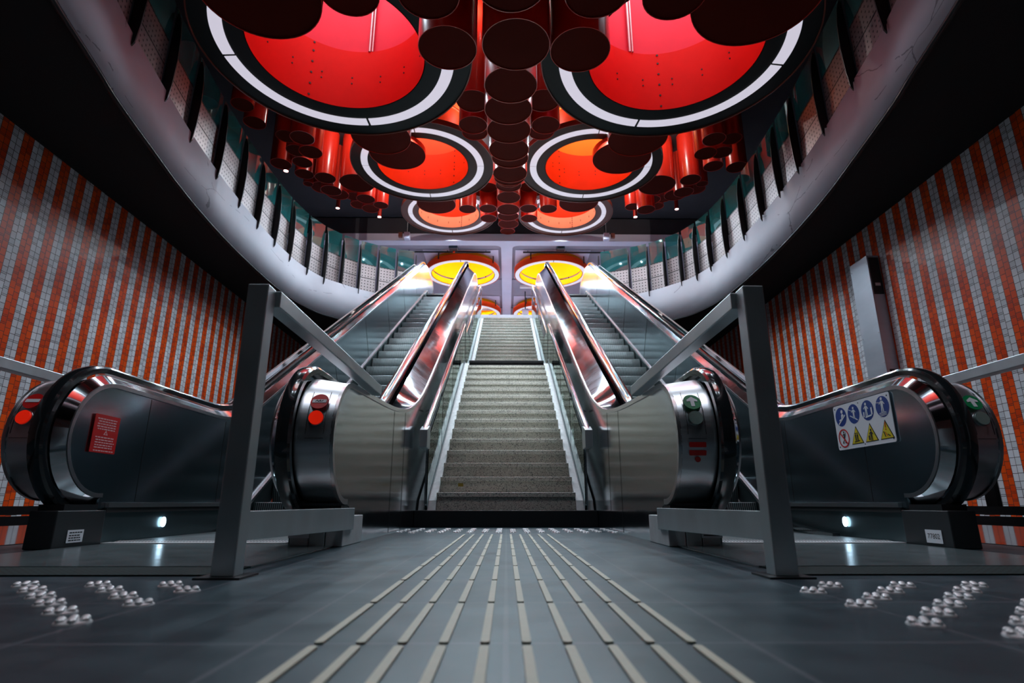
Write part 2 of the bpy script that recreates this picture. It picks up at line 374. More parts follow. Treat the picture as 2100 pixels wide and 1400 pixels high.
def rect_hit(x, y, hx, y0, y1, cy=8.):
    dx, dy = x, y - cy; k = 1e9
    if abs(dx) > 1e-9: k = min(k, hx / abs(dx))
    if dy > 1e-9: k = min(k, (y1 - cy) / dy)
    if dy < -1e-9: k = min(k, (y0 - cy) / dy)
    return (dx * k, cy + dy * k)
def ring_slab(z, hx, y0, y1, name, m, inner):
    b = MB(); n = len(inner)
    outer = [rect_hit(x, y, hx, y0, y1) for x, y in inner]
    b.v = [(x, y, z) for x, y in inner] + [(x, y, z) for x, y in outer]
    b.f = [(i, (i + 1) % n, (i + 1) % n + n, i + n) for i in range(n)]
    # corners of the rectangle
    for i in range(n):
        a, c = outer[i], outer[(i + 1) % n]
        if abs(a[0] - c[0]) > 1e-6 and abs(a[1] - c[1]) > 1e-6:
            cx = a[0] if abs(abs(a[0]) - hx) < 1e-6 else c[0]; cy = a[1] if abs(abs(a[0]) - hx) > 1e-6 else c[1]
            b.v.append((cx, cy, z)); b.f.append((i + n, (i + 1) % n + n, len(b.v) - 1))
    return b.build(name, m, smooth=0)
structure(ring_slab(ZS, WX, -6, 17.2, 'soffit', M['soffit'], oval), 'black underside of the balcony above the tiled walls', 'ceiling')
structure(ring_slab(ZU, 8.5, -6, 30., 'upper_floor', M['plaster'], oval), 'floor of the upper hall around the oval opening', 'floor')
b = MB(); n = len(oval)
b.v = [(x, y, ZS - .02) for x, y in oval] + [(x, y, ZU + .02) for x, y in oval]
b.f = [(i, (i + 1) % n, (i + 1) % n + n, i + n) for i in range(n)]
fas = b.build('balcony_fascia', M['concrete'], smooth=40)
sd = fas.modifiers.new('thickness', 'SOLIDIFY'); sd.thickness = .06; sd.offset = 0
structure(fas, 'pale grey cracked concrete edge of the oval balcony', 'balcony edge')
b = MB(); b.v = [(x, y, ZS - .055) for x, y in oval] + [(x, y, ZS - .0201) for x, y in oval]; b.f = [(i, (i + 1) % n, (i + 1) % n + n, i + n) for i in range(n)]
tr = b.build('trim_1', M['black'], smooth=40); sd = tr.modifiers.new('thickness', 'SOLIDIFY'); sd.thickness = .05; sd.offset = 0
structure(tr, 'thin dark drip edge under the balcony fascia', 'trim')

for s, nm in ((-1, 'wall_upper_left'), (1, 'wall_upper_right')):
    structure(MB().box(s * 8.5, s * 8.7, -6, 30, ZU, ZC + .1).build(nm, M['darkwall'], smooth=0), 'dark side wall of the upper hall, ' + ('left' if s < 0 else 'right'), 'wall')
structure(MB().box(-8.5, 8.5, 30, 30.2, ZU, ZC).build('wall_far', M['plaster'], smooth=0), 'far wall of the upper hall', 'wall')

for s, nm in ((-1, 'trim_6'), (1, 'trim_7')):
    structure(MB().box(s * 2.72, s * 6.25, 2.18, 17.1, .0005, .004).build(nm, M['polish'], smooth=0), 'polished dark floor plate along the %s tiled wall' % ('left' if s < 0 else 'right'), 'floor plate')
# ------------------------------------------------------------------ ring lamps
RINGS = []   # x, y, zbottom, outer r, lamp outer, lamp inner, hole r, lower h, gap, top z
def R_(k, x, y, ro, lo, li, rh, hl, lower, upper, key): RINGS.append(dict(x=x * k, y=y * k, z=7.3 * k + .22, ro=ro * k, lo=lo * k, li=li * k, rh=rh * k, hl=hl, lower=lower, upper=upper, key=key))
R_(.88, -2.85, 8.00, 2.26, 1.951, 1.75, 1.442, 1.14, 'redL', 'redU', 'R1L')
R_(.88, 2.82, 8.00, 2.26, 1.951, 1.75, 1.442, 1.14, 'redL', 'redU', 'R1R')
R_(1.04, -1.885, 11.385, 1.59, 1.362, 1.215, 1.006, .98, 'orng', 'orngU', 'R2L')
R_(1.04, 1.875, 11.385, 1.59, 1.362, 1.215, 1.006, .98, 'orng', 'amber', 'R2R')
R_(1.14, -1.515, 13.61, 1.235, 1.06, .945, .785, .36, 'cream', 'orng', 'R3L')
R_(1.14, 1.53, 13.62, 1.235, 1.06, .945, .785, .36, 'cream', 'orng', 'R3R')
R_(1.08, -1.445, 17.775, 1.215, 1.186, 1.05, 1.03, .21, 'yell', 'yell', 'R4L')
R_(1.08, 1.465, 17.775, 1.215, 1.186, 1.05, 1.03, .21, 'yell', 'yell', 'R4R')
RINGS.append(dict(RINGS[-2], y=23.7, key='R5L')); RINGS.append(dict(RINGS[-2], y=23.7, key='R5R'))
R_(1.0, -1.95, 1.45, 1.6, 1.36, 1.21, 1.0, .98, 'orng', 'orngU', 'R0L'); R_(1.0, 1.95, 1.45, 1.6, 1.36, 1.21, 1.0, .98, 'orng', 'orngU', 'R0R')  # extra pair out of view, added to light newel fronts and floor studs
RLAB = {'R0L': 'left ring lamp added above the viewer for front light, outside the picture', 'R0R': 'right ring lamp added above the viewer for front light, outside the picture',
        'R1L': 'largest ring lamp on the left, deep red inside, nearest the viewer', 'R1R': 'largest ring lamp on the right, deep red inside, nearest the viewer',
        'R2L': 'left middle ring lamp with orange red inside and coral upper part', 'R2R': 'right middle ring lamp with orange red inside and amber upper part',
        'R3L': 'left smaller ring lamp with pale orange inner band, in front of the beam', 'R3R': 'right smaller ring lamp with pale orange inner band, in front of the beam',
        'R4L': 'left yellow ring lamp hung above the top of the left escalator', 'R4R': 'right yellow ring lamp hung above the top of the right escalator',
        'R5L': 'left yellow ring lamp far back, half hidden by the stair top', 'R5R': 'right yellow ring lamp far back, half hidden by the stair top'}
def gaps(key): return {'R1L': -83 + 8, 'R1R': -97 + 0}.get(key, 0)
LAMPS = []
for R in RINGS:
    c = (R['x'], R['y'], R['z']); hall = R['key'][1] in '45'
    t = thing('ring_lamp', c, RLAB[R['key']], 'ceiling lamp', 'ring lamps over the escalators and stairs')
    ro, rh, lo, li = R['ro'], R['rh'], R['lo'], R['li']
    if not hall:
        MB().lathe(c, [(rh + .002, 0), (ro - .02, 0), (ro - .02, .05), (rh + .002, .05)], 128).build('flange', M[{'1': 'flange', '2': 'flange2', '3': 'flange3', '0': 'flange'}[R['key'][1]]], t)
        o = MB().lathe(c, [(ro, -.02), (ro, .10), (ro - .018, .10), (ro - .018, -.02)], 128).build('rim', M['brown'], t); o['label'] = 'thin dark red outer rim'
    else:
        MB().lathe(c, [(rh, 0), (ro - .01, 0), (ro - .01, .02), (rh, .02)], 96).build('flange', M['flange'], t)
        o = MB().lathe(c, [(ro, -.01), (ro, R['hl']), (ro - .012, R['hl']), (ro - .012, -.01)], 96).build('rim', M['orng'], t); o['label'] = 'orange red outer band'
    g = .022 if R['key'][1] == '1' else .012
    a0 = rad({'R1L': 78, 'R1R': 102}.get(R['key'], 90))
    if R['key'] == 'R1L': a0 = rad(87)
    if R['key'] == 'R1R': a0 = rad(97)
    for q in range(4):
        s0 = a0 + q * PI / 2 + g / lo * 1.0; s1 = a0 + (q + 1) * PI / 2 - g / lo * 1.0
        MB().lathe(c, [(li, -.012), (lo, -.012), (lo, -.002), (li, -.002)], 40, s0, s1).build('light_segment', M['ringlight'], t)['label'] = 'white glowing diffuser'
    h = R['hl']
    MB().lathe(c, [(rh, 0), (rh, h), (rh + .015, h), (rh + .015, 0)], 96).build('lower_tube', M[R['lower']], t)
    if not hall:
        ru = rh + .05; zt = ZC + 1.3 - R['z']
        MB().lathe(c, [(ru, h + .01), (ru, zt), (ru + .02, zt), (ru + .02, h + .01)], 96).build('upper_tube', M[R['upper']], t)
        lt = MB(); lt.lathe(c, [(.02, zt - .05), (ru - .01, zt - .05), (ru - .01, zt - .01), (.02, zt - .01)], 48)
        lt.build('lamp_panel', M['skylight'], t)['label'] = 'bright light panel at the top of the shaft'
        # fixing bolts on the inner wall
        bb = MB()
        for i in range(16):
            a = 2 * PI * (i + .3) / 16
            for zz in (.42, .52):
                p = Vector((c[0] + math.cos(a) * rh, c[1] + math.sin(a) * rh, c[2] + h * zz)); dn = Vector((math.cos(a), math.sin(a), 0))
                bb.cyl(p + dn * .002, p - dn * .010, .013 * R['rh'] / 1.2, 8)
        sa = {'R1L': 127, 'R1R': 84, 'R2L': 52, 'R2R': 128}.get(R['key'], 70)
        for zz in (.06, .25, .44, .63, .82, .97):
            a = rad(sa); p = Vector((c[0] + math.cos(a) * rh, c[1] + math.sin(a) * rh, c[2] + h * zz)); dn = Vector((math.cos(a), math.sin(a), 0))
            bb.cyl(p + dn * .002, p - dn * .010, .018 * R['rh'] / 1.2, 8)
        bb.build('fixing_bolts', M['ink'], t)['kind'] = 'stuff'
        if R['key'][1] == '1':
            a = rad(85 if R['x'] < 0 else 106); px, py = c[0] + math.cos(a) * (ru - .05), c[1] + math.sin(a) * (ru - .05)
            MB().cyl((px, py, c[2] + h), (px, py, c[2] + zt - .06), .022, 10).cyl((px + .05, py, c[2] + h), (px + .05, py, c[2] + zt - .06), .016, 10).build('conduit', M['galv'], t)['label'] = 'pale metal conduit inside the shaft'
    else:
        ru = rh + .02
        MB().lathe(c, [(ru, h + .07), (ru, 1.5), (ru + .015, 1.5), (ru + .015, h + .07)], 96).lathe(c, [(.002, 1.49), (ru, 1.49), (ru, 1.5), (.002, 1.5)], 48).build('upper_tube', M['yell'], t)
        for q in range(4):
            a = rad(55 + 90 * q); px, py = c[0] + math.cos(a) * (ro + .02), c[1] + math.sin(a) * (ro + .02)
            MB().bar((px, py, c[2] + .12), (px, py, 8.49), .035, .035, (0, 1, 0)).build('hanger', M['black'], t)

# ceiling of the well with round holes for the shafts
def holed_plane(name, m, x0, x1, y0, y1, z, circles):
    bm = bmesh.new(); edges = []
    def loop(pts):
        vs = [bm.verts.new((x, y, z)) for x, y in pts]
        for i in range(len(vs)): edges.append(bm.edges.new((vs[i], vs[(i + 1) % len(vs)])))
    loop([(x0, y0), (x1, y0), (x1, y1), (x0, y1)])
    for cx, cy, r in circles: loop([(cx + r * math.cos(2 * PI * i / 64), cy + r * math.sin(2 * PI * i / 64)) for i in range(64)])
    bmesh.ops.triangle_fill(bm, edges=edges, use_beauty=True)
    me = bpy.data.meshes.new(name); bm.to_mesh(me); bm.free(); me.materials.append(m)
    o = bpy.data.objects.new(name, me); COL.objects.link(o); return o
structure(holed_plane('ceiling', M['darkceil'], -8.5, 8.5, -6, 17.0, ZC, [(R['x'], R['y'], R['rh'] + .06) for R in RINGS if R['key'][1] in '0123']), 'dark ceiling over the oval opening', 'ceiling')
structure(MB().box(-8.5, 8.5, -6, 17, ZC + 1.32, ZC + 1.5).build('ceiling_void', M['darkceil'], smooth=0), 'dark roof void above the lamp shafts', 'ceiling')
ZH = 8.50; ZB = 8.37
structure(holed_plane('ceiling_hall', M['plaster'], -8.5, 8.5, 17., 30, ZH, [(R['x'], R['y'], R['rh'] + .06) for R in RINGS if R['key'][1] in '45']), 'grey lavender ceiling of the upper hall', 'ceiling')
structure(MB().box(-8.5, 8.5, 17.05, 30, ZH + 1.35, ZH + 1.45).build('ceiling_deck', M['plaster'], smooth=0), 'slab above the upper hall ceiling', 'ceiling')
structure(MB().box(-8.5, 8.5, 17.06, 17.3, ZB + .25, ZC).build('wall_bulkhead', M['darkceil'], smooth=0), 'dark bulkhead above the cross beam', 'wall')
b = MB().box(-8.5, 8.5, 17.0, 17.35, ZB, ZB + .25)
structure(b.build('trim_2', M['beam'], smooth=0), 'pale lavender cross beam at the top of the stairs', 'beam')
for i, yy in enumerate((20.55, 23.9)): structure(MB().box(-8.5, 8.5, yy, yy + .3, ZB + .08, ZH + .01).build('trim_%d' % (3 + i), M['plaster'], smooth=0), 'grey cross beam of the upper hall ceiling, ' + ('nearer' if i == 0 else 'farther'), 'beam')
b = MB().box(-.19, .19, 17.35, 30, ZB - .002, ZH + .01)
fl = [(.19, 0)] + [(.19 + .22 * (1 - math.cos(rad(a))), .22 - .22 * math.sin(rad(a))) for a in (90, 67, 45, 22, 0)]
for s in (-1, 1):
    P = [(s * .19, 17.351)] + [(s * (.19 + .2 * (1 - math.sin(rad(a)))), 17.351 + .2 * (1 - math.cos(rad(a)))) for a in (0, 22, 45, 67, 90)]
    n = len(P); b.add([(x, y, ZB - .001) for x, y in P] + [(x, y, ZH) for x, y in P], [tuple(range(n)), tuple(range(2 * n - 1, n - 1, -1))] + [(i, i + n, (i + 1) % n + n, (i + 1) % n) for i in range(n)])
structure(b.build('trim_5', M['beam'], smooth=0), 'pale lavender lengthwise beam in the middle of the hall ceiling', 'beam')
for i, (s, yy) in enumerate(((-1, 19.2), (1, 19.2), (-1, 23.7), (1, 23.7))):
    x = s * 1.57; hw = 1.28
    R = [r for r in RINGS if abs(r['x'] - x) < .1 and abs(r['y'] - yy) < .2][0]
    o = holed_plane('ceiling_board', M['whiteboard'], x - hw, x + hw, yy - hw, yy + hw, ZH - .02, [(R['x'], R['y'], R['rh'] + .05)])
    tag(o, 'pale square ceiling board around the %s yellow ring lamp %s' % ('left' if s < 0 else 'right', 'near the stair top' if yy < 20 else 'far back'), 'ceiling board', 'ceiling boards around the yellow lamps')

# ------------------------------------------------------------------ hanging tubes
T = '''C0,.034,4.394,4.818,.352;C1,.096,5.315,4.939,.382;C2,.046,6.372,5.285,.349;C3,.017,7.156,5.519,.348;C4,.027,7.957,5.752,.352;C5,.033,8.743,5.927,.348;C6,.056,9.449,6.228,.343;C7,.060,10.146,6.332,.341;C8,.054,10.829,6.664,.332;C9,.047,11.489,6.983,.275;C10,.038,12.311,7.364,.311;C11,.041,12.935,7.393,.298;C12,.038,14.017,7.643,.308;C13,.034,14.772,7.855,.302;C14,.044,15.929,8.207,.312;C15,.024,16.651,8.322,.232;
A1L,-.698,5.551,5.110,.343;A1R,.828,5.402,4.959,.341;A0L,-.733,4.255,4.526,.293;A0R,.822,4.218,4.526,.301;B0L,-1.486,4.313,4.603,.285;B0R,1.384,3.779,4.041,.269;D0L,-2.009,3.708,3.959,.499;D0R,2.210,4.029,4.295,.579;
E1L,-.594,8.496,6.716,.292;E1R,.623,8.456,6.704,.291;E2L,-.664,9.642,7.076,.278;E2R,.747,9.601,7.055,.277;E3L,-.660,10.200,7.311,.265;E3R,.697,10.155,7.300,.264;E5L,-.523,13.846,8.205,.263;E5R,.595,13.794,8.196,.263;
F1L,-1.061,13.999,7.642,.235;F1R,1.119,13.987,7.653,.235;F2L,-.522,14.370,7.863,.243;F2R,.598,14.312,7.837,.239;F3L,-.532,15.12,7.957,.241;F3R,.649,15.23,8.022,.243;F0L,-1.97,14.44,8.03,.545;F0R,1.99,14.32,8.03,.545;
G1L,-2.43,9.63,6.79,.57;G1R,2.53,9.65,6.79,.57;G2L,-2.43,11.17,7.446,.62;G2R,2.55,11.19,7.39,.645;
H1L,-4.170,10.189,7.152,.243;H1R,4.229,10.158,7.154,.234;H2L,-4.328,11.117,7.446,.250;H2R,4.392,11.087,7.446,.243;H3L,-4.492,12.641,7.738,.253;H3R,4.561,12.641,7.738,.255;H4L,-3.770,12.880,7.737,.429;H4R,3.792,12.911,7.745,.463;H5L,-4.590,10.426,7.352,.223;H5R,4.670,10.345,7.300,.213;H6L,-4.757,11.391,7.665,.231;H6R,4.874,11.372,7.665,.233;H7L,-4.827,11.964,7.736,.230;H7R,4.923,12.035,7.738,.233;H8L,-5.091,12.823,7.957,.233;H9L,-5.312,11.932,7.673,.240;H9R,5.393,11.843,7.592,.240;H10L,-5.174,13.356,8.001,.127;H10R,5.097,13.303,8.030,.153;H11L,-4.902,13.720,8.105,.312;H11R,5.193,14.120,8.355,.283;H12L,-4.530,13.260,7.750,.264;H12R,4.642,13.446,7.868,.256;H13L,-4.711,14.330,8.270,.312;H13R,4.604,14.016,8.111,.300;
I1L,-3.872,14.167,8.030,.251;I1R,4.061,14.452,8.206,.254;I2L,-3.884,14.796,8.078,.243;I2R,3.776,14.025,7.667,.245;I3L,-4.367,15.292,8.474,.245;I3R,4.413,15.289,8.472,.231;I4L,-3.528,14.501,8.024,.205;I4R,3.531,14.525,8.030,.206;I6L,-4.384,14.795,8.462,.238;I6R,4.508,14.827,8.468,.225;J1L,-4.789,8.905,6.935,.198;J2L,-4.936,9.715,7.154,.210'''
ORD = ['nearest', 'second', 'third', 'fourth', 'fifth', 'sixth', 'seventh', 'eighth', 'ninth', 'tenth', 'eleventh', 'twelfth', 'thirteenth', 'fourteenth', 'fifteenth', 'farthest and smallest']
LB = {'A1': 'dark red tube just {s} of the big central tube, before the largest ring', 'A0': 'dark red tube cut by the top of the picture, {s} of the central row',
      'B0': 'dark tube at the top edge hanging before the hole of the {s} largest ring lamp', 'D0': 'widest dark tube at the top edge, covering the outer part of the {s} largest ring',
      'E1': 'upper tube of the stack {s} of the central row, between large and middle rings', 'E2': 'second tube of the stack {s} of the central row, between large and middle rings',
      'E3': 'dark tube {s} of the central row peeping out under its stack above the middle ring', 'E5': 'dark tube {s} of the central row tucked behind the middle ring lamp',
      'F1': 'short tube hanging before the {s} smaller ring lamp, second out from the central row', 'F2': 'tube beside the central row on the {s}, before the smaller ring lamp',
      'F3': 'lowest tube beside the central row on the {s}, touching the smaller ring lamp', 'F0': 'wide drum hanging in front of the {s} smaller ring lamp',
      'G1': 'wide brown red drum under the far edge of the {s} largest ring lamp', 'G2': 'wide dark drum covering the outer part of the {s} middle ring lamp', 'K1': 'thin shiny tube beside the wide drums of the {s} middle ring',
      'H1': 'topmost tube of the {s} side cluster by the balcony railing', 'H2': 'tube under the topmost one of the {s} side cluster', 'H3': 'long brightly lit red tube with a white glint, {s} cluster',
      'H4': 'wide tube half hidden behind the outer edge of the {s} middle ring lamp', 'H5': 'dark tube on the railing side of the topmost one, {s} cluster', 'H6': 'dark tube squeezed in the middle of the {s} cluster',
      'H7': 'tube with a lit rim in the middle of the {s} cluster', 'H8': 'dark tube under the lit rim tube of the {s} cluster', 'H9': 'dark tube of the {s} cluster nearest the railing glass',
      'H10': 'thinnest tube of the {s} cluster, on the railing side', 'H11': 'dark tube behind the long brightly lit one, {s} cluster', 'H12': 'tube hanging just below the long brightly lit one, {s} cluster',
      'H13': 'lowest dark tube of the {s} cluster, above a small downlight', 'I1': 'upper tube of the small low bunch {s} of the smaller ring lamp', 'I2': 'lowest tube of the small low bunch {s} of the smaller ring lamp',
      'I3': 'tube on the railing side of the small low bunch {s} of the smaller ring', 'I4': 'bright narrow tube on the ring side of the small low bunch, {s}', 'I6': 'tube at the back of the small low bunch, {s} side',
      'J1': 'barely lit tube under the {s} largest ring lamp, by the railing', 'J2': 'barely lit lower tube under the {s} largest ring lamp, by the railing'}
for row in T.replace('\n', '').split(';'):
    k, x, y, z, r = row.split(','); x, y, z, r = map(float, (x, y, z, r)); z += .22
    top = ZC
    for R in RINGS:      # drums below a ring hang from its flange
        if math.hypot(x - R['x'], y - R['y']) < R['ro'] + r - .03 and z < R['z']: top = min(top, R['z'] - .021)
    key = k.rstrip('LR')
    if key[0] == 'C':
        i = int(key[1:]); lab = '%s red hanging tube of the central row above the stairs' % (ORD[i] + (' from the front' if 0 < i < 15 else ''))
        grp = 'hanging tubes of the central row'
    else:
        lab = LB[key].format(s='left' if k[-1] == 'L' else 'right'); grp = 'red tubes hanging from the ceiling'
    t = thing('hanging_tube', (x, y, z), lab, 'tube', grp)
    nn = 48 if r > .3 else 32
    MB().lathe((x, y, z), [(r, 0), (r, top - z), (r - .008, top - z), (r - .008, 0)], nn).build('tube_wall', M['red'], t)
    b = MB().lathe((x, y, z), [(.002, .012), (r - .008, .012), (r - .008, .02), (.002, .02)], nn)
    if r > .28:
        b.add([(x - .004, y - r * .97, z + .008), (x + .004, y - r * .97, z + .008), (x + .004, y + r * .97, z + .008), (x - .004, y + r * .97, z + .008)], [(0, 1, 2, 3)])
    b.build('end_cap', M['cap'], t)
# small downlights on thin red stems
for nm, x, y, z, lab in (('P1', -5.047, 15.491, 8.468, 'downlight on a red stem under the left tube cluster'), ('P1', 5.082, 15.451, 8.468, 'downlight on a red stem under the right tube cluster'),
                         ('P2', -3.784, 15.474, 8.176, 'downlight on a red stem under the small low bunch, left'), ('P2', 3.812, 15.4, 8.176, 'downlight on a red stem under the small low bunch, right'),
                         ('P3', -5.305, 12.237, 7.674, 'downlight beside the left railing glass, highest of the small lights')):
    z += .22
    t = thing('downlight', (x, y, z), lab, 'lamp', 'small downlights on stems')
    MB().cyl((x, y, z), (x, y, ZC), .058, 20, caps=False).build('stem', M['red'], t)
    MB().cyl((x, y, z + .004), (x, y, z + .02), .05, 20).build('bulb', M['spot'], t)['label'] = 'glowing white lens'
    LAMPS.append((x, y, z))

# ------------------------------------------------------------------ staircase
SH = .70; Y1 = 6.0; RI = .165; TR = .30
st = thing('staircase', (0, 5.75, 0), 'grey speckled terrazzo staircase between the two escalators', 'staircase')
b = MB().box(-.883, .883, 5.77, 6.2, 0, .155); b.build('base_riser', M['black'], st, smooth=0, bevel=.004)['label'] = 'black lowest riser'
def step(i, y, z, black=False, width=SH):
    b = MB()
    b.box(-width, width, y + .012, y + TR + .06, z - RI - .04, z - .045)
    b.box(-width, width, y - .012, y + TR + .02, z - .045, z)
    o = b.build('step', M['black' if black else 'terrazzo'], st, smooth=0, bevel=.004)
    if black: o['label'] = 'black step edge'
for k in range(1, 16): step(k, Y1 + (k - 1) * TR, .155 + RI * k + .007)
yl = Y1 + 15 * TR; zl = .155 + RI * 16 + .007
step(16, yl, zl, True)
MB().box(-.883, .883, yl + .35, yl + 1.5, zl - .2, zl - .003).build('landing', M['terrazzo'], st, smooth=0)
Y2 = yl + 1.25
NU = 18; RU = (ZU - zl) / NU; TU = (16.8 - Y2) / (NU - 1)
for k in range(1, NU + 1):
    y = Y2 + (k - 1) * TU; z = zl + RU * k
    b = MB().box(-SH, SH, y + .012, y + TU + .05, z - RU - .03, z - .04).box(-SH, SH, y - .012, y + TU + .02, z - .04, z)
    o = b.build('step', M['black' if k == NU else 'terrazzo'], st, smooth=0, bevel=.004)
    if k == NU: o['label'] = 'black step edge'
MB().box(-.883, .883, 16.78, 17.05, ZU - .16, ZU + .004).build('top_nosing', M['black'], st, smooth=0)
o = MB().plate((-.485, 6.012 + .30, .155 + RI * 1.0 + .09), (1, 0, 0), (0, 0, 1), rrect(.055, .035, .004), .003).build('brass_marker', M['brass'], st); o['label'] = 'tiny yellow plate on the second riser'
sl = RI / TR; su = RU / TU
for s in (-1, 1):
    lo = [(5.79, .155), (5.95, .155), (6.0, .155 + RI - .07)] + [(yl, zl - .075)] + [(yl + .3, zl + .02), (Y2 - .1, zl + .02), (Y2 + .05, zl + RU - .04), (16.8, ZU - .08), (16.8, ZU - 1.0), (6.1, .1)]
    MB().prism(lo, s * (SH + .001), s * .872).build('stringer', M['stringer'], st, smooth=0)['label'] = 'white sloping side strip'
    # glass channel and panes
    g0, g1 = (5.86, .16), (yl - .05, zl - .03)
    MB().bar((s * .783, g0[0], g0[1] + .02), (s * .783, g1[0], g1[1] + .02), .02, .05, (0, 0, 1)).build('glass_channel', M['skirt'], st, smooth=0)
    g2, g3 = (Y2 - .2, zl + .06), (16.7, ZU - .03)
    MB().bar((s * .783, g2[0], g2[1]), (s * .783, g3[0], g3[1]), .02, .05, (0, 0, 1)).build('glass_channel', M['skirt'], st, smooth=0)
    def panes(a, c, n, hb, ht):
        for i in range(n):
            t0, t1 = i / n + .004, (i + 1) / n - .004
            ya, za = a[0] + (c[0] - a[0]) * t0, a[1] + (c[1] - a[1]) * t0; yb, zb = a[0] + (c[0] - a[0]) * t1, a[1] + (c[1] - a[1]) * t1
            MB().prism([(ya, za + hb), (yb, zb + hb), (yb, zb + ht), (ya, za + ht)], s * .779, s * .787).build('glass_pane', M['stairglass'], st, smooth=0)
    panes(g0, g1, 4, .045, .70); panes(g2, g3, 4, .03, .70)
    MB().prism([(yl + .02, zl + .02), (Y2 - .22, zl + .02), (Y2 - .22, zl + .72), (yl + .02, zl + .72)], s * .779, s * .787).build('glass_pane', M['stairglass'], st, smooth=0)
    for i in (0, 1, 2, 3, 4):
        y = g0[0] + .02 + (g1[0] - g0[0] - .04) * i / 4; z = g0[1] + (g1[1] - g0[1]) * i / 4
        MB().box(s * .788, s * .806, y - .008, y + .008, z + .0, z + .78).build('baluster', M['steel'], st, smooth=0)
    for i in range(5):
        y = g2[0] + .02 + (g3[0] - g2[0] - .04) * i / 4; z = g2[1] + (g3[1] - g2[1]) * i / 4
        MB().box(s * .788, s * .806, y - .008, y + .008, z + .0, z + .78).build('baluster', M['steel'], st, smooth=0)
    side = 'left' if s < 0 else 'right'
    t = thing('stair_handrail', (s * .80, 5.6, .9), 'steel handrail along the lower flight, %s side of the stairs' % side, 'handrail', 'stair handrails')
    p0 = Vector((s * .80, 5.66, .90)); p1 = Vector((s * .80, 10.35, 3.46))
    MB().cyl(p0, p1, .030, 20).cyl(p1, p1 + Vector((0, .12, -.42)), .026, 16).build('tube', M['chrome'], t)
    MB().prism([(5.60, .74), (5.82, .74), (5.82, .97), (5.72, .955), (5.60, .91)], s * .762, s * .838).build('end_box', M['galv'], t, smooth=0, bevel=.006)['label'] = 'dull grey end box'
    for q in (.12, .5, .9):
        p = p0.lerp(p1, q); MB().bar(p, (s * .872, p.y, p.z - .03), .014, .014).build('bracket', M['steel'], t, smooth=0)
    t = thing('stair_handrail', (s * .80, 10.9, 3.7), 'steel handrail along the upper flight, %s side of the stairs' % side, 'handrail', 'stair handrails')
    q0 = Vector((s * .80, 10.75, 3.42)); q1 = Vector((s * .80, 16.75, ZU + .95))
    MB().cyl(q0, q1, .027, 20).build('tube', M['chrome'], t)
    MB().cyl(q1, q1 + Vector((0, .35, 0)), .027, 16).build('top_end', M['chrome'], t)
    for q in (.05, .5, .95):
        p = q0.lerp(q1, q); MB().bar(p, (s * .872, p.y, p.z - .03), .014, .014).build('bracket', M['steel'], t, smooth=0)
    MB().bar(q1 + Vector((0, .3, 0)), (s * .80, 17.05, ZU), .03, .03, (0, 1, 0)).build('post', M['steel'], t, smooth=0)

# ------------------------------------------------------------------ escalators
CY, CZ, RN = 3.29, .565, .395
TY = 16.2
def fillet(p, k, q, rho, n=10):
    p, k, q = Vector(p), Vector(k), Vector(q); a = (p - k).normalized(); b = (q - k).normalized()
    ang = a.angle(b); d = rho / math.tan(ang / 2); t0, t1 = k + a * d, k + b * d
    cen = k + (a + b).normalized() * (rho / math.sin(ang / 2)); v0, v1 = t0 - cen, t1 - cen
    an = v0.angle_signed(v1); out = []
    for i in range(n + 1):
        c, s_ = math.cos(-an * i / n), math.sin(-an * i / n); out.append((cen.x + v0.x * c - v0.y * s_, cen.y + v0.x * s_ + v0.y * c))
    return out
def outline(d=0., extra=0.):
    """side view (y, z) of the balustrade: bottom newel, lower flat, incline, upper flat, top newel"""
    r = RN - d; P = []
    for i in range(25):
        a = rad(275 - 185 * i / 24); P.append((CY + r * math.cos(a), CZ + r * math.sin(a)))
    zf = CZ + r; zt = ZU + CZ + r; off = 1.33 - d / math.cos(rad(30)) - extra
    k1 = (5.5 + (zf - off) / .577, zf); k2 = (5.5 + (zt - off) / .577, zt)
    P += fillet((CY, zf), k1, k2, 1.6); P += fillet(k1, k2, (TY, zt), 1.6)
    for i in range(25):
        a = rad(90 - 185 * i / 24); P.append((TY + r * math.cos(a), ZU + CZ + r * math.sin(a)))
    return P
def skirt_z(y): return .22 if y < 5.18 else min(.22 + .577 * (y - 5.18), ZU + .21)
SK = [(TY, ZU + .18), (5.18 + (ZU - .01) / .577, ZU + .21), (5.18, .22)]
clad_pts = [(CY + .33 * math.cos(rad(275 - 185 * i / 24)), .55 + .33 * math.sin(rad(275 - 185 * i / 24))) for i in range(25)]
clad_pts += [(3.6, .892), (3.9, .908), (4.2, .924), (4.5, .945), (4.75, .970), (5.0, 1.005), (5.25, 1.055), (5.5, 1.125), (5.75, 1.215), (6.0, 1.32), (6.3, 1.475), (6.6, 1.64)]
clad_pts += [(6.6 + i * .8625, 1.64 + i * .8625 * .577) for i in range(1, 10)] + [(14.6, 6.24), (14.85, 6.36), (15.15, 6.47), (15.5, 6.56), (15.9, 6.61)]
clad_pts += [(TY + .33 * math.cos(rad(90 - 185 * i / 24)), ZU + .55 + .33 * math.sin(rad(90 - 185 * i / 24))) for i in range(25)]
def resample(P, n):
    L = [0]
    for a, b in zip(P, P[1:]): L.append(L[-1] + math.dist(a, b))
    out = []; j = 0
    for i in range(n):
        t = L[-1] * i / (n - 1)
        while j < len(P) - 2 and L[j + 1] < t: j += 1
        u = (t - L[j]) / max(1e-9, L[j + 1] - L[j]); out.append((P[j][0] + (P[j + 1][0] - P[j][0]) * u, P[j][1] + (P[j + 1][1] - P[j][1]) * u))
    return out
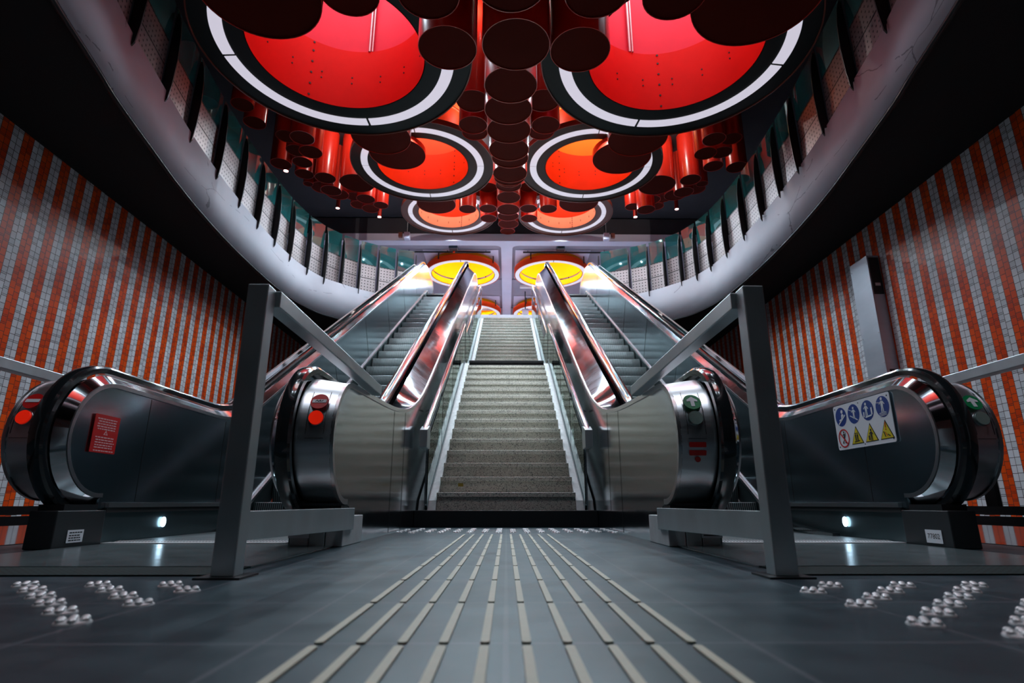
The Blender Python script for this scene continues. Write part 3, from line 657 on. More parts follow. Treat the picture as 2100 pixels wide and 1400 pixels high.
def strip(b, P, xa, Q, xb, n=220, i0=0, i1=None):
    if i1 is not None or i0:
        P, Q = resample(P, n)[i0:i1], resample(Q, n)[i0:i1]
    P, Q = (P, Q) if len(P) == len(Q) else (resample(P, n), resample(Q, n))
    b.grid([[(xa, y, z) for y, z in P], [(xb, y, z) for y, z in Q]])

# one ribbed step shared by every step object
def step_mesh():
    b = MB(); n = 8
    prof = [(0, -.235)] + [(-.018 * math.sin(PI * i / n), -.235 + .225 * i / n) for i in range(1, n)] + [(0, -.006), (.008, 0), (.402, 0), (.402, -.03), (.05, -.235)]
    b.prism(prof, -.505, .505); return b
step_data = None

def escalator(s):
    global step_data
    side = 'left' if s < 0 else 'right'
    e = thing('escalator', (s * 1.72, 3.3, 0), 'steel escalator %s of the stairs, with %s' % (side, 'red no entry signs' if s < 0 else 'green arrow signs and a white pictogram board'), 'escalator', 'escalators beside the stairs')
    # steps
    locs = [(3.48 + .4 * i, .012 + 0.0 * i) for i in range(3)] + [(4.68, .03), (5.0, .105)]
    locs += [(5.31 + .4 * i, .231 + .231 * i) for i in range(24)]
    for y, z in locs:
        if z > ZU + .02: continue
        if step_data is None:
            o = step_mesh().build('step', M['rib'], None, smooth=30); step_data = o.data
        else:
            o = bpy.data.objects.new('step', step_data); COL.objects.link(o)
        o.parent = e; o.location = Vector((s * 1.72, y, z)) - e.location
    MB().box(s * 1.215, s * 2.225, 14.9, 17.0, ZU - .03, ZU + .006).build('top_plate', M['plate'], e, smooth=0)
    MB().box(s * .90, s * 2.21, 2.18, 3.44, .0005, .007).build('landing_plate', M['plate'], e, smooth=0)
    MB().box(s * .91, s * 2.7, 1.945, 2.178, .0005, .005).build('entry_mat', M['mat'], e, smooth=0)['label'] = 'dark studded strip in front of the landing plate'
    cb = MB()
    for i in range(56):
        x = s * (1.225 + .018 * i); cb.add([(x - .006, 3.42, .007), (x + .006, 3.42, .007), (x + .003, 3.52, .016), (x - .003, 3.52, .016)], [(0, 1, 2, 3)])
    cb.box(s * 1.215, s * 2.225, 3.36, 3.44, .006, .012); cb.build('comb_plate', M['stud'], e, smooth=0)
    # balustrades: xi inner panel, direction o outwards from the steps
    for nm, xi, o in (('inner', 1.205, -1), ('outer', 2.235, 1)):
        X = lambda d: s * (xi + o * d)
        pan = outline(.095)
        lowp = [p for p in pan]
        poly = lowp + SK + [(CY, .19)]
        MB().prism(poly, X(.004), X(.016)).build('side_panel', M['panel'], e, smooth=0)
        rb = MB(); rb.sweep([(X(.002), y, z) for y, z in outline(.085)], [(-.006, -.018), (.006, -.018), (.006, .004), (-.006, .004)]); rb.build('panel_rim', M['rim'], e)['label'] = 'bright rim along the panel edge'
        for ys in (3.62, 4.62, 6.1, 7.6, 9.1, 10.6, 12.1, 13.6):
            zb = skirt_z(ys) + .012; zt_ = min((z for y, z in pan if abs(y - ys) < .35 and z > CZ), default=1, key=lambda z: 0)
            # joint from the skirt to the rim, perpendicular to the run
            if ys < 5: y2, z2 = ys, .85
            else: y2, z2 = ys - .42, skirt_z(ys) + .60
            MB().bar((X(.003), ys, zb), (X(.003), y2, z2), .0016, .002, (1, 0, 0)).build('panel_joint', M['darkgap'], e, smooth=0)
        # chrome band between panel and handrail, then the deck to the outer side
        b = MB(); strip(b, outline(.085), X(0), outline(.035), X(.05)); strip(b, outline(.035), X(.05), outline(.06), X(.055)); strip(b, outline(.06), X(.055), outline(.06), X(.13))
        b.build('handrail_track', M['chrome'], e)
        hx = X(.092); sec = [(-.040, -.022), (-.040, .006), (-.030, .018), (-.012, .022), (.012, .022), (.030, .018), (.040, .006), (.040, -.022)]
        hp = outline(0)
        MB().sweep([(hx, y, z) for y, z in hp], sec).build('handrail', M['rubber'], e)
        b = MB()
        if nm == 'inner':
            strip(b, outline(.05, .10), X(.13), clad_pts, s * .886, 260, 25, 261); b.build('deck', M['chrome'], e)
            b = MB(); strip(b, outline(.05, .10), X(.13), clad_pts, s * .886, 260, 0, 26); b.build('newel_band', M['newel'], e)
            cl = clad_pts
        else:
            strip(b, outline(.055), X(.13), outline(.07), X(.31), 260, 25, 261); b.build('deck', M['chrome'], e)
            b = MB(); strip(b, outline(.055), X(.13), outline(.07), X(.31), 260, 0, 26); b.build('newel_band', M['newel'], e)
            cl = outline(.07)
        xo = s * .886 if nm == 'inner' else X(.31)
        base = [(TY, ZU - .9), (15.2, ZU - 1.1), (5.9, -.0), (CY + .10, 0.), (CY + .10, .2)] if nm == 'inner' else [(TY, ZU - .45), (15.2, ZU - .45), (5.4, -.0), (CY + .10, 0.), (CY + .10, .2)]
        MB().prism(cl + base, xo, xo + s * -.0 + (s * .012 if nm == 'inner' else -s * .012)).build('outer_cladding', M['clad'], e, smooth=0)
        rb = MB(); rb.sweep([(xo, y, z) for y, z in cl], [(-.008, -.022), (.008, -.022), (.008, .007), (-.008, .007)]); rb.build('cladding_rim', M['rim'], e)
        if nm == 'inner':
            for ys in (4.55, 5.05):
                MB().bar((s * .8835, ys, .01), (s * .8835, ys, .93 if ys < 5 else 1.0), .0016, .002, (1, 0, 0)).build('panel_joint', M['darkgap'], e, smooth=0)
        # skirt below the panel
        k0 = 3.36 if nm == 'outer' else 3.36
        sk = [(k0, .0), (5.28, .0), (5.18 + (ZU - .01) / .577, ZU - .06), (TY, ZU - .06), (TY, ZU + .15), (5.18 + (ZU - .05) / .577, ZU + .16), (5.18, .20), (k0, .20)]
        MB().prism(sk, X(.006), X(.02)).build('skirt', M['skirt'], e, smooth=0)
        pp = [(k0, .212), (5.18, .212), (5.18 + (ZU - .02) / .577, ZU + .19), (TY, ZU + .19)]
        b = MB()
        for (a, c) in zip(pp, pp[1:]): b.bar((X(-.008), a[0], a[1]), (X(-.008), c[0], c[1]), .022, .026)
        b.build('skirt_rail', M['rim'], e, smooth=0)['label'] = 'bright rail above the skirt'
        b = MB()
        for (a, c) in zip(pp[:2], pp[1:2]): b.bar((X(-.004), a[0], a[1] - .028), (X(-.004), c[0], c[1] - .028), .012, .026); 
        b.build('brush', M['darkgap'], e, smooth=0)
        if nm == 'outer':
            MB().plate((X(-.001), 3.945, .105), (0, -s, 0), (0, 0, 1), disc(.031, 24, .026), .006).build('skirt_lamp', M['led'], e)['label'] = 'small glowing round lamp'
        # base box under the newel
        if nm == 'inner':
            for a, c, mm_ in ((.86, .95, 'basebox'), (.955, 1.035, 'basebox'), (1.04, 1.135, 'basebox')):
                MB().box(s * a, s * c, 3.2, 3.62, 0.001, .155).build('base_box', M[mm_], e, smooth=0, bevel=.004)
            MB().box(s * .89, s * 1.2, 3.24, 3.6, .155, .21).build('newel_foot', M['black'], e, smooth=0)
        else:
            MB().box(X(-.01), X(.13), 3.0, 3.36, 0.001, .185).build('base_box', M['baseblack'], e, smooth=0, bevel=.005)
            MB().box(X(.0), X(.13), 3.05, 3.3, .185, .215).build('newel_foot', M['black'], e, smooth=0)
        # inlet where the handrail disappears
        MB().box(hx - .07, hx + .07, 3.16, 3.36, .13, .20).build('handrail_inlet', M['rubber'], e, smooth=0, bevel=.02)
        # signs on the round newel
        xs = s * (.975 if nm == 'inner' else 2.46); rr_ = RN - .055
        def onarc(a):
            a = rad(a); return (xs, CY + rr_ * math.cos(a), CZ + rr_ * math.sin(a)), (1, 0, 0), (0, -math.sin(a) * -1 * -1 if False else math.sin(a) * 0 + -math.sin(a) * -1 * 0 + 0, 0)
        def frame(a):
            a = rad(a); o_ = Vector((xs, CY + rr_ * math.cos(a), CZ + rr_ * math.sin(a))); e2 = Vector((0, math.sin(a), -math.cos(a))); return o_, Vector((1, 0, 0)), e2
        f1 = frame(151); f2 = frame(167); f3 = frame(180)
        if s < 0:
            MB().plate(*f1, disc(.047), .004, .004).build('no_entry_sign', M['redsign'], e)['label'] = 'round red no entry sign'
            o_ = MB().plate(*f1, [(-.036, -.010), (.036, -.010), (.036, .010), (-.036, .010)], .002, .0085).build('no_entry_bar', M['white'], e)
            if nm == 'inner':
                sc = MB()
                for a_, c_ in (((-.02, -.004), (-.012, .006)), ((-.012, .006), (-.004, -.006)), ((-.004, -.002), (.006, .006)), ((.006, .006), (.004, -.006)), ((.010, -.004), (.02, .005))): sc.plate(*f1, seg(a_, c_, .004), .001, .0108)
                sc.build('scribble', M['ink'], e)['label'] = 'black scribble across the white bar'
            MB().plate(*f2, disc(.036), .012, .004).build('signal_lamp', M['redlamp'], e)['label'] = 'glowing red signal lamp'
            MB().plate(*f2, disc(.041), .006, .002).build('lamp_bezel', M['rim'], e)
        else:
            MB().plate(*f1, disc(.047), .004, .004).build('arrow_sign', M['green'], e)['label'] = 'round green sign with a white up arrow'
            ar = [(-.010, -.030), (.010, -.030), (.010, .004), (.028, .000), (.028, .012), (0, .032), (-.028, .012), (-.028, .0), (-.010, .004)]
            MB().plate(*f1, ar, .002, .0085).build('arrow', M['white'], e)
            MB().plate(*f2, disc(.036), .012, .004).build('signal_lamp', M['clearlamp'], e)['label'] = 'unlit round lens'
            MB().plate(*f2, disc(.041), .006, .002).build('lamp_bezel', M['rim'], e)
            if nm == 'inner':
                for ang in (189.5, 196.5): MB().plate(*frame(ang), rrect(.085, .026, .004), .004, .002).build('red_plate', M['redsign'], e)['label'] = 'small red label strip'
                MB().plate(*frame(202), disc(.014), .006, .002).build('stop_button', M['redsign'], e)['label'] = 'small dark red round key switch'
        bz = MB()
        for a_ in ((frame(176)[0:3]),): bz.plate(*a_, [(-.046, -.052), (.046, -.052), (.046, -.050), (-.046, -.050)], .004, .001)
        for u0 in (-.047, .045):
            for ang in (145, 155, 165, 175): bz.plate(*frame(ang), [(u0, -.035), (u0 + .002, -.035), (u0 + .002, .035), (u0, .035)], .003, .001)
        bz.build('plate_edge', M['ink'], e, smooth=0)
    # signs on the outer side panel
    if s < 0:
        o_ = (-2.2305, 3.24, .59); e1, e2 = (0, 1, 0), (0, 0, 1)
        sg = MB().plate(o_, e1, e2, rrect(.205, .205, .005), .003, .0).build('warning_sign', M['redsign'], e); sg['label'] = 'red notice with pale lines of text'
        b = MB(); rnd = random.Random(3)
        for rows, w_ in ((( .080, .066, .052, .038, .025), .085), ((-.020, -.034, -.048, -.062, -.075, -.092), .085)):
            for v in rows:
                u = -w_ + rnd.uniform(0, .015); lim = w_ - rnd.uniform(0, .015)
                while u < lim - .008:
                    w = rnd.uniform(.010, .026); w = min(w, lim - u); b.plate(o_, e1, e2, [(u, v - .003), (u + w, v - .003), (u + w, v + .003), (u, v + .003)], .0006, .003); u += w + .005
        b.plate(o_, e1, e2, [(-.018, -.005), (.018, -.005), (0, .020)], .0006, .003)
        b.build('sign_text', M['paleink'], sg, smooth=0)
        MB().plate(o_, e1, e2, [(-.008, -.001), (.008, -.001), (0, .010)], .0006, .0038).build('sign_symbol', M['redsign'], sg, smooth=0)
        lab = MB().plate((-2.224, 3.15, .058), (0, 1, 0), (0, 0, 1), rrect(.115, .062, .002), .002).build('label_plate', M['white'], e); lab['label'] = 'small white label plate'
        b = MB()
        for v in (.018, .004, -.008, -.020):
            u = -.045
            while u < .035: w = rnd.uniform(.008, .02); b.plate((-2.222, 3.15, .058), (0, 1, 0), (0, 0, 1), [(u, v - .003), (u + w, v - .003), (u + w, v + .003), (u, v + .003)], .0006); u += w + .004
        b.build('lettering', M['ink'], lab, smooth=0)
    else:
        o_ = (2.2305, 3.585, .705); e1, e2 = (0, -1, 0), (0, 0, 1)
        sg = MB().plate(o_, e1, e2, rrect(.59, .29, .016), .004).build('pictogram_board', M['white'], e); sg['label'] = 'white board with blue, red and yellow pictograms'
        cols = (-.215, -.072, .075, .222)
        L1, L2, L3 = .004, .0055, .007
        P = lambda b_, poly, l: b_.plate(o_, e1, e2, poly, .001, l)
        def man(b_, u, v, k, l, arms=True):
            P(b_, shift(disc(.009 * k, 14), u, v + .034 * k), l)
            P(b_, shift([(-.009, -.008), (.009, -.008), (.011, .022), (-.011, .022)], u, v, k), l)
            P(b_, shift(seg((-.004, -.006), (-.008, -.040), .007), u, v, k), l); P(b_, shift(seg((.004, -.006), (.008, -.040), .007), u, v, k), l)
            if arms: P(b_, shift(seg((-.009, .018), (-.024, .006), .005), u, v, k), l); P(b_, shift(seg((.009, .018), (.022, .002), .005), u, v, k), l)
        def fin(nm_, lb, parts): build_multi(nm_, parts, sg)['label'] = lb
        for q, c in enumerate(cols):
            bl = MB(); wf = MB(); P(bl, shift(disc(.062), c, .068), L1)
            if q == 0: P(wf, shift(disc(.012, 16), c + .018, .100), L2); P(wf, [(c - .002, .045), (c + .035, .075), (c + .020, .087), (c + .008, .080), (c + .004, .055), (c - .020, .050), (c - .020, .042)], L2); P(wf, seg((c - .032, .022), (c + .050, .074), .009), L2)
            if q == 1: man(wf, c + .004, .074, .9, L2); P(wf, seg((c - .045, .100), (c - .004, .084), .003), L2); P(wf, seg((c - .038, .060), (c + .038, .024), .005), L2)
            if q == 2: man(wf, c - .010, .074, 1.0, L2); P(wf, seg((c - .025, .028), (c + .036, .034), .009), L2); P(wf, seg((c + .042, .036), (c + .042, .080), .013), L2); P(wf, seg((c - .040, .030), (c - .036, .062), .012), L2)
            if q == 3:
                man(wf, c, .078, 1.05, L2); P(wf, seg((c - .055, .098), (c - .008, .092), .003), L2)
                for r_ in range(3): P(wf, seg((c - .035, .030 - .008 * r_), (c + .030, .034 - .008 * r_), .003), L2)
            fin('pictogram', 'blue round pictogram with a white figure', [(bl, M['blue']), (wf, M['white'])])
        c = cols[0]; ring = disc(.060); rd = MB(); ik = MB()
        for i in range(len(ring)):
            a_, b_2 = ring[i], ring[(i + 1) % len(ring)]; P(rd, shift([a_, b_2, (b_2[0] * .87, b_2[1] * .87), (a_[0] * .87, a_[1] * .87)], c, -.072), L2)
        P(rd, shift(seg((-.038, .040), (.038, -.040), .008), c, -.072), L3)
        man(ik, c + .004, -.058, .7, L1); P(ik, shift(disc(.007, 12), c - .012, -.100), L1); P(ik, shift(disc(.007, 12), c + .014, -.100), L1); P(ik, seg((c - .014, -.090), (c + .018, -.088), .004), L1); P(ik, seg((c + .012, -.070), (c + .024, -.036), .003), L1)
        fin('pictogram', 'red crossed out pushchair pictogram', [(rd, M['redsign']), (ik, M['ink'])])
        for i, c in enumerate(cols[1:]):
            tri = [(-.064, -.050), (.064, -.050), (0, .062)]; ik = MB(); yl_ = MB(); rd = MB()
            P(ik, shift(tri, c, -.072), L1); P(yl_, shift(tri, c, -.0745, .86), L2)
            if i == 0: man(ik, c - .010, -.078, .62, L3, False); man(ik, c + .010, -.078, .62, L3, False); P(ik, seg((c - .028, -.108), (c + .028, -.104), .005), L3)
            if i == 1: man(ik, c + .004, -.082, .85, L3); P(ik, shift([(-.007, -.014), (.007, -.014), (.007, .014), (-.007, .014)], c - .018, -.098), L3)
            if i == 2: P(rd, seg((c + .002, -.024), (c, -.056), .006), L3); P(rd, shift(disc(.004, 10), c, -.066), L3); P(ik, seg((c - .024, -.076), (c - .010, -.108), .006), L3); P(rd, seg((c - .010, -.082), (c + .008, -.106), .004), L3); P(ik, seg((c + .012, -.096), (c + .032, -.108), .006), L3)
            fin('pictogram', 'yellow warning triangle with black figures', [(ik, M['ink']), (yl_, M['yellow']), (rd, M['redsign'])])
        ik = MB()
        for u in (-.275, .275):
            for v in (-.125, .125): P(ik, shift(disc(.005, 10), u, v), L1)
        P(ik, shift(disc(.004, 10), -.01, .128), L1); P(ik, shift(disc(.004, 10), 0, -.130), L1)
        ik.build('rivets', M['ink'], sg, smooth=0)['kind'] = 'stuff'
        lab = MB().plate((2.224, 3.13, .055), (0, -1, 0), (0, 0, 1), rrect(.118, .066, .002), .002).build('number_plate', M['white'], e); lab['label'] = 'small white plate reading 77802'
        vs, fs = text_poly('77802', .036); b = MB(); b.add([(2.2215, 3.13 - u, .055 + v) for u, v in vs], fs); b.build('lettering', M['ink'], lab, smooth=0)
        # black rubber kick guard bent along the skirt
        b = MB(); pts = [(5.05, .150), (4.75, .085), (4.45, .045), (4.15, .022), (3.98, .016)]
        for a_, c_ in zip(pts, pts[1:]): b.bar((2.18, a_[0], a_[1]), (2.18, c_[0], c_[1]), .05, .028)
        b.build('kick_guard', M['rubber'], e, smooth=0)
    # number plates on the inner base
    xi_ = s * 1.09
    lab = MB().plate((xi_, 3.199, .072), (1, 0, 0), (0, 0, 1), rrect(.11, .055, .002), .002).build('number_plate', M['white'], e)
    if s < 0:
        lab['label'] = 'small white plate reading 77801'
        vs, fs = text_poly('77801', .034); b = MB(); b.add([(xi_ + u, 3.1965, .078 + v) for u, v in vs], fs); b.build('lettering', M['ink'], lab, smooth=0)
    else:
        lab['label'] = 'small white label plate'; b = MB()
        for v in (.014, .0, -.014): b.plate((xi_, 3.1965, .072), (1, 0, 0), (0, 0, 1), [(-.045, v - .003), (.04, v - .003), (.04, v + .003), (-.045, v + .003)], .0006)
        b.build('lettering', M['ink'], lab, smooth=0)
    return e
escalator(-1); escalator(1)

# ------------------------------------------------------------------ barriers in front of the newels
for s in (-1, 1):
    side = 'left' if s < 0 else 'right'
    t = thing('barrier', (s * .865, 1.92, 0), 'galvanised steel barrier between the floor and the %s escalator newel' % side, 'barrier', 'steel barriers')
    x = s * .865
    MB().box(x - .036, x + .036, 1.885, 1.955, .004, .958).build('post', M['galv'], t, smooth=0, bevel=.004)
    MB().box(s * .812, s * .874, 1.956, 3.70, .895, .957).build('top_rail', M['galv'], t, smooth=0, bevel=.004)
    MB().prism([(1.956, .105), (3.36, .082), (3.36, .196), (1.956, .196)], s * .846, s * .868).build('kick_board', M['galv'], t, smooth=0, bevel=.002)
    MB().box(x - .07, x + .07, 1.85, 1.99, 0, .006).build('foot_plate', M['black'], t, smooth=0)
    b = MB()
    for yy in (2.15, 2.65, 3.1): b.cyl((x - .012, yy, .15), (x + .016, yy, .15), .006, 10)
    for yy in (2.4, 2.9): b.cyl((x - .016, yy, .15), (x + .012, yy, .15), .006, 10)
    b.build('bolts', M['rim'], t)['kind'] = 'stuff'
    x = s * 2.78
    t = thing('barrier', (x, 1.92, 0), 'outer steel barrier between the %s newel and the tiled wall' % side, 'barrier', 'steel barriers')
    MB().box(x - .036, x + .036, 1.885, 1.955, .001, .99).build('post', M['galv'], t, smooth=0)
    MB().box(x - .034, x + .034, 1.956, 3.75, .93, .99).build('top_rail', M['galv'], t, smooth=0, bevel=.004)
    MB().box(x - .012, x + .012, 1.956, 3.75, .10, .15).build('kick_board', M['baseblack'], t, smooth=0)
    MB().box(x - .012, x + .012, 1.956, 3.75, .158, .205).build('kick_board', M['baseblack'], t, smooth=0)
    MB().box(x - .036, x + .036, 3.70, 3.752, .001, .928).build('post', M['hose'], t, smooth=0)['label'] = 'dark rear post'
    if s > 0: MB().box(2.72, 2.745, 3.28, 3.36, .205, .72).build('side_plate', M['hose'], t, smooth=0)['label'] = 'dark upright plate'

# ------------------------------------------------------------------ balcony railings
PL = [(-2.62, 15.36), (-3.12, 15.19), (-3.59, 14.949), (-4.039, 14.651), (-4.413, 14.293), (-4.73, 13.82), (-4.96, 13.2), (-5.10, 12.4), (-5.141, 11.6), (-5.159, 10.75), (-5.14, 9.87), (-5.078, 8.867), (-4.974, 7.811), (-4.828, 6.866), (-4.647, 5.838), (-4.43, 4.85), (-4.17, 3.85), (-3.85, 2.9), (-3.45, 1.95)]
PR = [(2.66, 15.36), (3.45, 15.03), (3.92, 14.75), (4.30, 14.43), (4.62, 14.02), (4.85, 13.5), (5.0, 12.9), (5.09, 12.1), (5.13, 11.2), (5.12, 10.3), (5.066, 9.4), (5.017, 8.603), (4.891, 7.546), (4.746, 6.544), (4.57, 5.555), (4.36, 4.58), (4.08, 3.6), (3.75, 2.66), (3.35, 1.75)]
for P, side in ((PL, 'left'), (PR, 'right')):
    t = thing('balcony_railing', (P[9][0], P[9][1], ZU), 'curved %s balcony railing of dark pointed posts, teal glass and perforated steel' % side, 'railing', 'balcony railings')
    inset = .05
    Q = []
    for i, p in enumerate(P):
        a = Vector(P[max(i - 1, 0)]); c = Vector(P[min(i + 1, len(P) - 1)]); d = (c - a).normalized(); n = Vector((-d.y, d.x)); cen = Vector((0, 9.))
        if n.dot(cen - Vector(p)) < 0: n = -n
        Q.append((Vector(p), n, d))
    for i, (p, n, d) in enumerate(Q):
        # pointed blade standing on the slab, its foot lapping over the fascia
        prof = [(.045, -.16), (.075, -.10), (.10, .15), (.115, .55), (.10, .95), (.070, 1.20), (.035, 1.34), (.012, 1.36), (-.01, 1.2), (-.02, .7), (-.03, .0), (.036, -.02)]
        b = MB(); k = len(prof); w = .011
        vs = []
        for sg_ in (-1, 1):
            for u, z in prof: q = p + n * u + d * w * sg_; vs.append((q.x, q.y, ZU + z))
        b.add(vs, [tuple(range(k)), tuple(range(2 * k - 1, k - 1, -1))] + [(j, j + k, (j + 1) % k + k, (j + 1) % k) for j in range(k)])
        b.build('post', M['black'], t, smooth=0)
        if i + 1 < len(Q):
            p2, n2, d2 = Q[i + 1]; A = p - n * .03; B = p2 - n2 * .03; L = (B - A).length; ee = (B - A) / L; A = A + ee * .05; B = B - ee * .03; L -= .08
            nn = ((n + n2) / 2).normalized()
            def pane(name, z0, z1, m_, th):
                b = MB(); a1, b1 = A + nn * th, B + nn * th
                b.quad_uv((a1.x, a1.y, z0), (b1.x, b1.y, z0), (b1.x, b1.y, z1), (a1.x, a1.y, z1), L, z1 - z0)
                b.quad_uv((B.x, B.y, z0), (A.x, A.y, z0), (A.x, A.y, z1), (B.x, B.y, z1), L, z1 - z0)
                o = len(b.v) - 8; b.f += [(o, o + 3, o + 6, o + 5), (o + 1, o + 4, o + 7, o + 2), (o, o + 5, o + 4, o + 1), (o + 3, o + 2, o + 7, o + 6)]
                return b.build(name, m_, t, smooth=0)
            pane('perforated_panel', ZU + .03, ZU + .405, M['perf'], .006)
            pane('perforated_panel', ZU + .425, ZU + .805, M['perf'], .006)
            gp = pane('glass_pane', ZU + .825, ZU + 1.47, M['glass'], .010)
            for zz in (.415, .815):
                b = MB(); b.bar((A.x, A.y, ZU + zz), (B.x, B.y, ZU + zz), .018, .018); b.build('mid_rail', M['black'], t, smooth=0)

# ------------------------------------------------------------------ tall steel cabinet on the right wall
t = thing('control_column', (6.15, 9.12, 0), 'tall narrow steel cabinet column standing against the right tiled wall', 'cabinet')
MB().box(6.05, 6.258, 8.88, 9.37, .002, 4.24).build('casing', M['cabinet'], t, smooth=0, bevel=.006)
MB().box(6.075, 6.235, 8.868, 8.882, 3.55, 4.2).build('screen', M['ink'], t, smooth=0)['label'] = 'dark glossy display at the top'
MB().plate((6.155, 8.867, 3.72), (1, 0, 0), (0, 0, 1), rrect(.085, .05, .003), .002).build('label_plate', M['white'], t)['label'] = 'small white label plate'
MB().box(6.10, 6.22, 8.868, 8.882, 2.12, 2.28).build('vent', M['darkgap'], t, smooth=0)
b = MB()
for zz in (4.1, 2.9, 2.4, 1.2):
    for yy in (8.91, 9.34): b.cyl((6.05, yy, zz), (6.043, yy, zz), .010, 10)
b.build('screws', M['stud'], t)['kind'] = 'stuff'

# ------------------------------------------------------------------ ceiling fittings of the upper hall
def box_thing(name, lab, cat, x0, x1, y0, y1, z0, z1, m, grp=None):
    t = thing(name, ((x0 + x1) / 2, (y0 + y1) / 2, z0), lab, cat, grp)
    MB().box(x0, x1, y0, y1, z0, z1).build('housing', M[m], t, smooth=0, bevel=.01); return t
t = box_thing('ceiling_box', 'dark teal box under the ceiling left of the middle beam', 'box', -1.92, -1.64, 17.5, 17.8, ZB - .02, ZH, 'skirt', 'dark boxes under the hall ceiling')
MB().cyl((-1.77, 17.75, 8.31), (-1.77, 17.75, ZB - .02), .035, 14).build('orange_stem', M['orng'], t)['label'] = 'short orange stem'
t = box_thing('ceiling_box', 'dark teal box under the ceiling right of the middle beam', 'box', 1.66, 1.93, 17.5, 17.8, ZB - .02, ZH, 'skirt', 'dark boxes under the hall ceiling')
MB().box(1.70, 1.89, 17.497, 17.5, ZB, ZB + .12).build('front_panel', M['ink'], t, smooth=0)
for s in (-1, 1):
    sd = 'left' if s < 0 else 'right'
    t = thing('loudspeaker', (s * 3.15, 16.6, 8.3), 'small pale loudspeaker hanging by a wire at the %s end of the cross beam' % sd, 'loudspeaker', 'loudspeakers under the beam')
    MB().box(s * 3.06, s * 3.24, 16.55, 16.72, 8.24, 8.46).build('housing', M['whiteboard'], t, smooth=0, bevel=.01)
    MB().cyl((s * 3.15, 16.63, 8.46), (s * 3.15, 16.63, ZC), .012, 10).build('hanger', M['galv'], t)
    MB().box(s * 3.30, s * 3.42, 16.58, 16.68, 8.30, 8.46).build('bracket', M['brown'], t, smooth=0)
    t = thing('cable_tray', (s * 1.7, 18.1, 8.5), 'thin black cable tray above the %s yellow ring lamp' % sd, 'cable tray', 'cable trays of the hall')
    MB().box(s * .55, s * 3.6, 17.95, 18.0, ZH - .10, ZH - .06).build('channel', M['black'], t, smooth=0)
    for xx in (.7, 2.0, 3.3): MB().box(s * xx, s * (xx + .02), 17.96, 17.99, ZH - .06, ZH).build('hanger', M['black'], t, smooth=0)
t = box_thing('hanging_sign', 'white box sign hanging right of the middle beam, far back', 'sign', .62, .88, 21.9, 21.96, 7.15, 7.75, 'whiteboard')
MB().box(.73, .77, 21.92, 21.95, 7.75, ZH).build('hanger', M['black'], t, smooth=0)
MB().box(.66, .84, 21.896, 21.9, 7.45, 7.52).build('panel_line', M['skirt'], t, smooth=0)
box_thing('emergency_light', 'white slim emergency light on the hall ceiling right of the beam', 'lamp', .52, .98, 21.2, 21.3, ZH - .12, ZH, 'white')

# ------------------------------------------------------------------ floor guide strips and studs
for i in range(10):
    x = (i - 4.5) * .0675
    b = MB(); y = -.57
    while y < 4.38:
        y1 = min(y + .380, 4.42); P = rrect(.015, y1 - y, .007); o = len(b.v); n = len(P)
        b.add([(x + u, (y + y1) / 2 + v, .0) for u, v in P] + [(x + u, (y + y1) / 2 + v, .004) for u, v in P], [tuple(range(n, 2 * n))] + [(k, (k + 1) % n, (k + 1) % n + n, k + n) for k in range(n)])
        y += .4
    o = b.build('guide_strip', M['guide'], smooth=0)
    w = ['first', 'second', 'third', 'fourth', 'fifth', 'sixth', 'seventh', 'eighth', 'ninth', 'tenth'][i]
    tag(o, 'cream tactile guide strip in the floor, %s of ten from the left' % w, 'guide strip', 'tactile guide strips')
def stud_mesh(r):
    # low disc with a ring of raised nubs and one in the middle
    b = MB().lathe((0, 0, 0), [(.0005, .0), (r, .0), (r * .97, .003), (r * .86, .0045), (.0005, .0050)], 20, closed_prof=False)
    for k in range(7):
        a = 2 * PI * k / 7; q = r * .70 if k else 0
        a = 2 * PI * k / 6
        b.lathe((q * math.cos(a), q * math.sin(a), .004), [(r * .26, -.001), (r * .24, .005), (r * .14, .0075), (.0004, .008)], 10, closed_prof=False)
    return b
sA = None; ROWN = ['nearest', 'second', 'third', 'farthest']
def stud(x, y, lab, grp, r, name='tactile_stud'):
    global sA
    key = '%.3f' % r
    if sA is None: sA = {}
    if key not in sA:
        o = stud_mesh(r).build(name, M['stud'], smooth=40); sA[key] = o.data
    else:
        o = bpy.data.objects.new(name, sA[key]); COL.objects.link(o)
    o.location = (x, y, 0); tag(o, lab, 'stud', grp)
CN = ['first', 'second', 'third', 'fourth', 'fifth', 'sixth', 'seventh', 'eighth', 'ninth', 'tenth', 'eleventh', 'twelfth', 'thirteenth', 'fourteenth', 'fifteenth', 'sixteenth']
for i in range(16):
    x = (i - 7.5) * .112
    ys = (4.66, 4.86, 5.06, 5.26) if i % 2 else (4.76, 4.96, 5.16)
    for j, y in enumerate(ys):
        rn = ('nearest', 'second', 'third', 'farthest')[j] if len(ys) == 4 else ('nearest', 'middle', 'farthest')[j]
        stud(x, y, 'steel floor stud before the stairs, %s in the %s row from the left' % (rn, CN[i]), 'studs before the stairs', .027)
for s, side, x0, y0, rows in ((-1, 'left', -.828, 1.212, (('longest', 0, 0, 6), ('middle', 1, 0, 4), ('shortest', 2, 0, 2))), (1, 'right', .790, 1.180, (('long outermost', -1, 1, 5), ('longest complete', 0, 0, 6), ('middle', 1, 0, 4), ('shortest', 2, 0, 2)))):
    for nm, j, i0, i1 in rows:
        for i in range(i0, i1):
            stud(x0 + s * .1 * i, y0 + .205 * j + .103 * i, 'steel floor stud in the foreground %s, %s in the %s slanting row' % (side, ('nearest', 'second', 'third', 'fourth', 'fifth', 'sixth')[i - i0], nm), 'studs in the %s foreground' % side, .032)

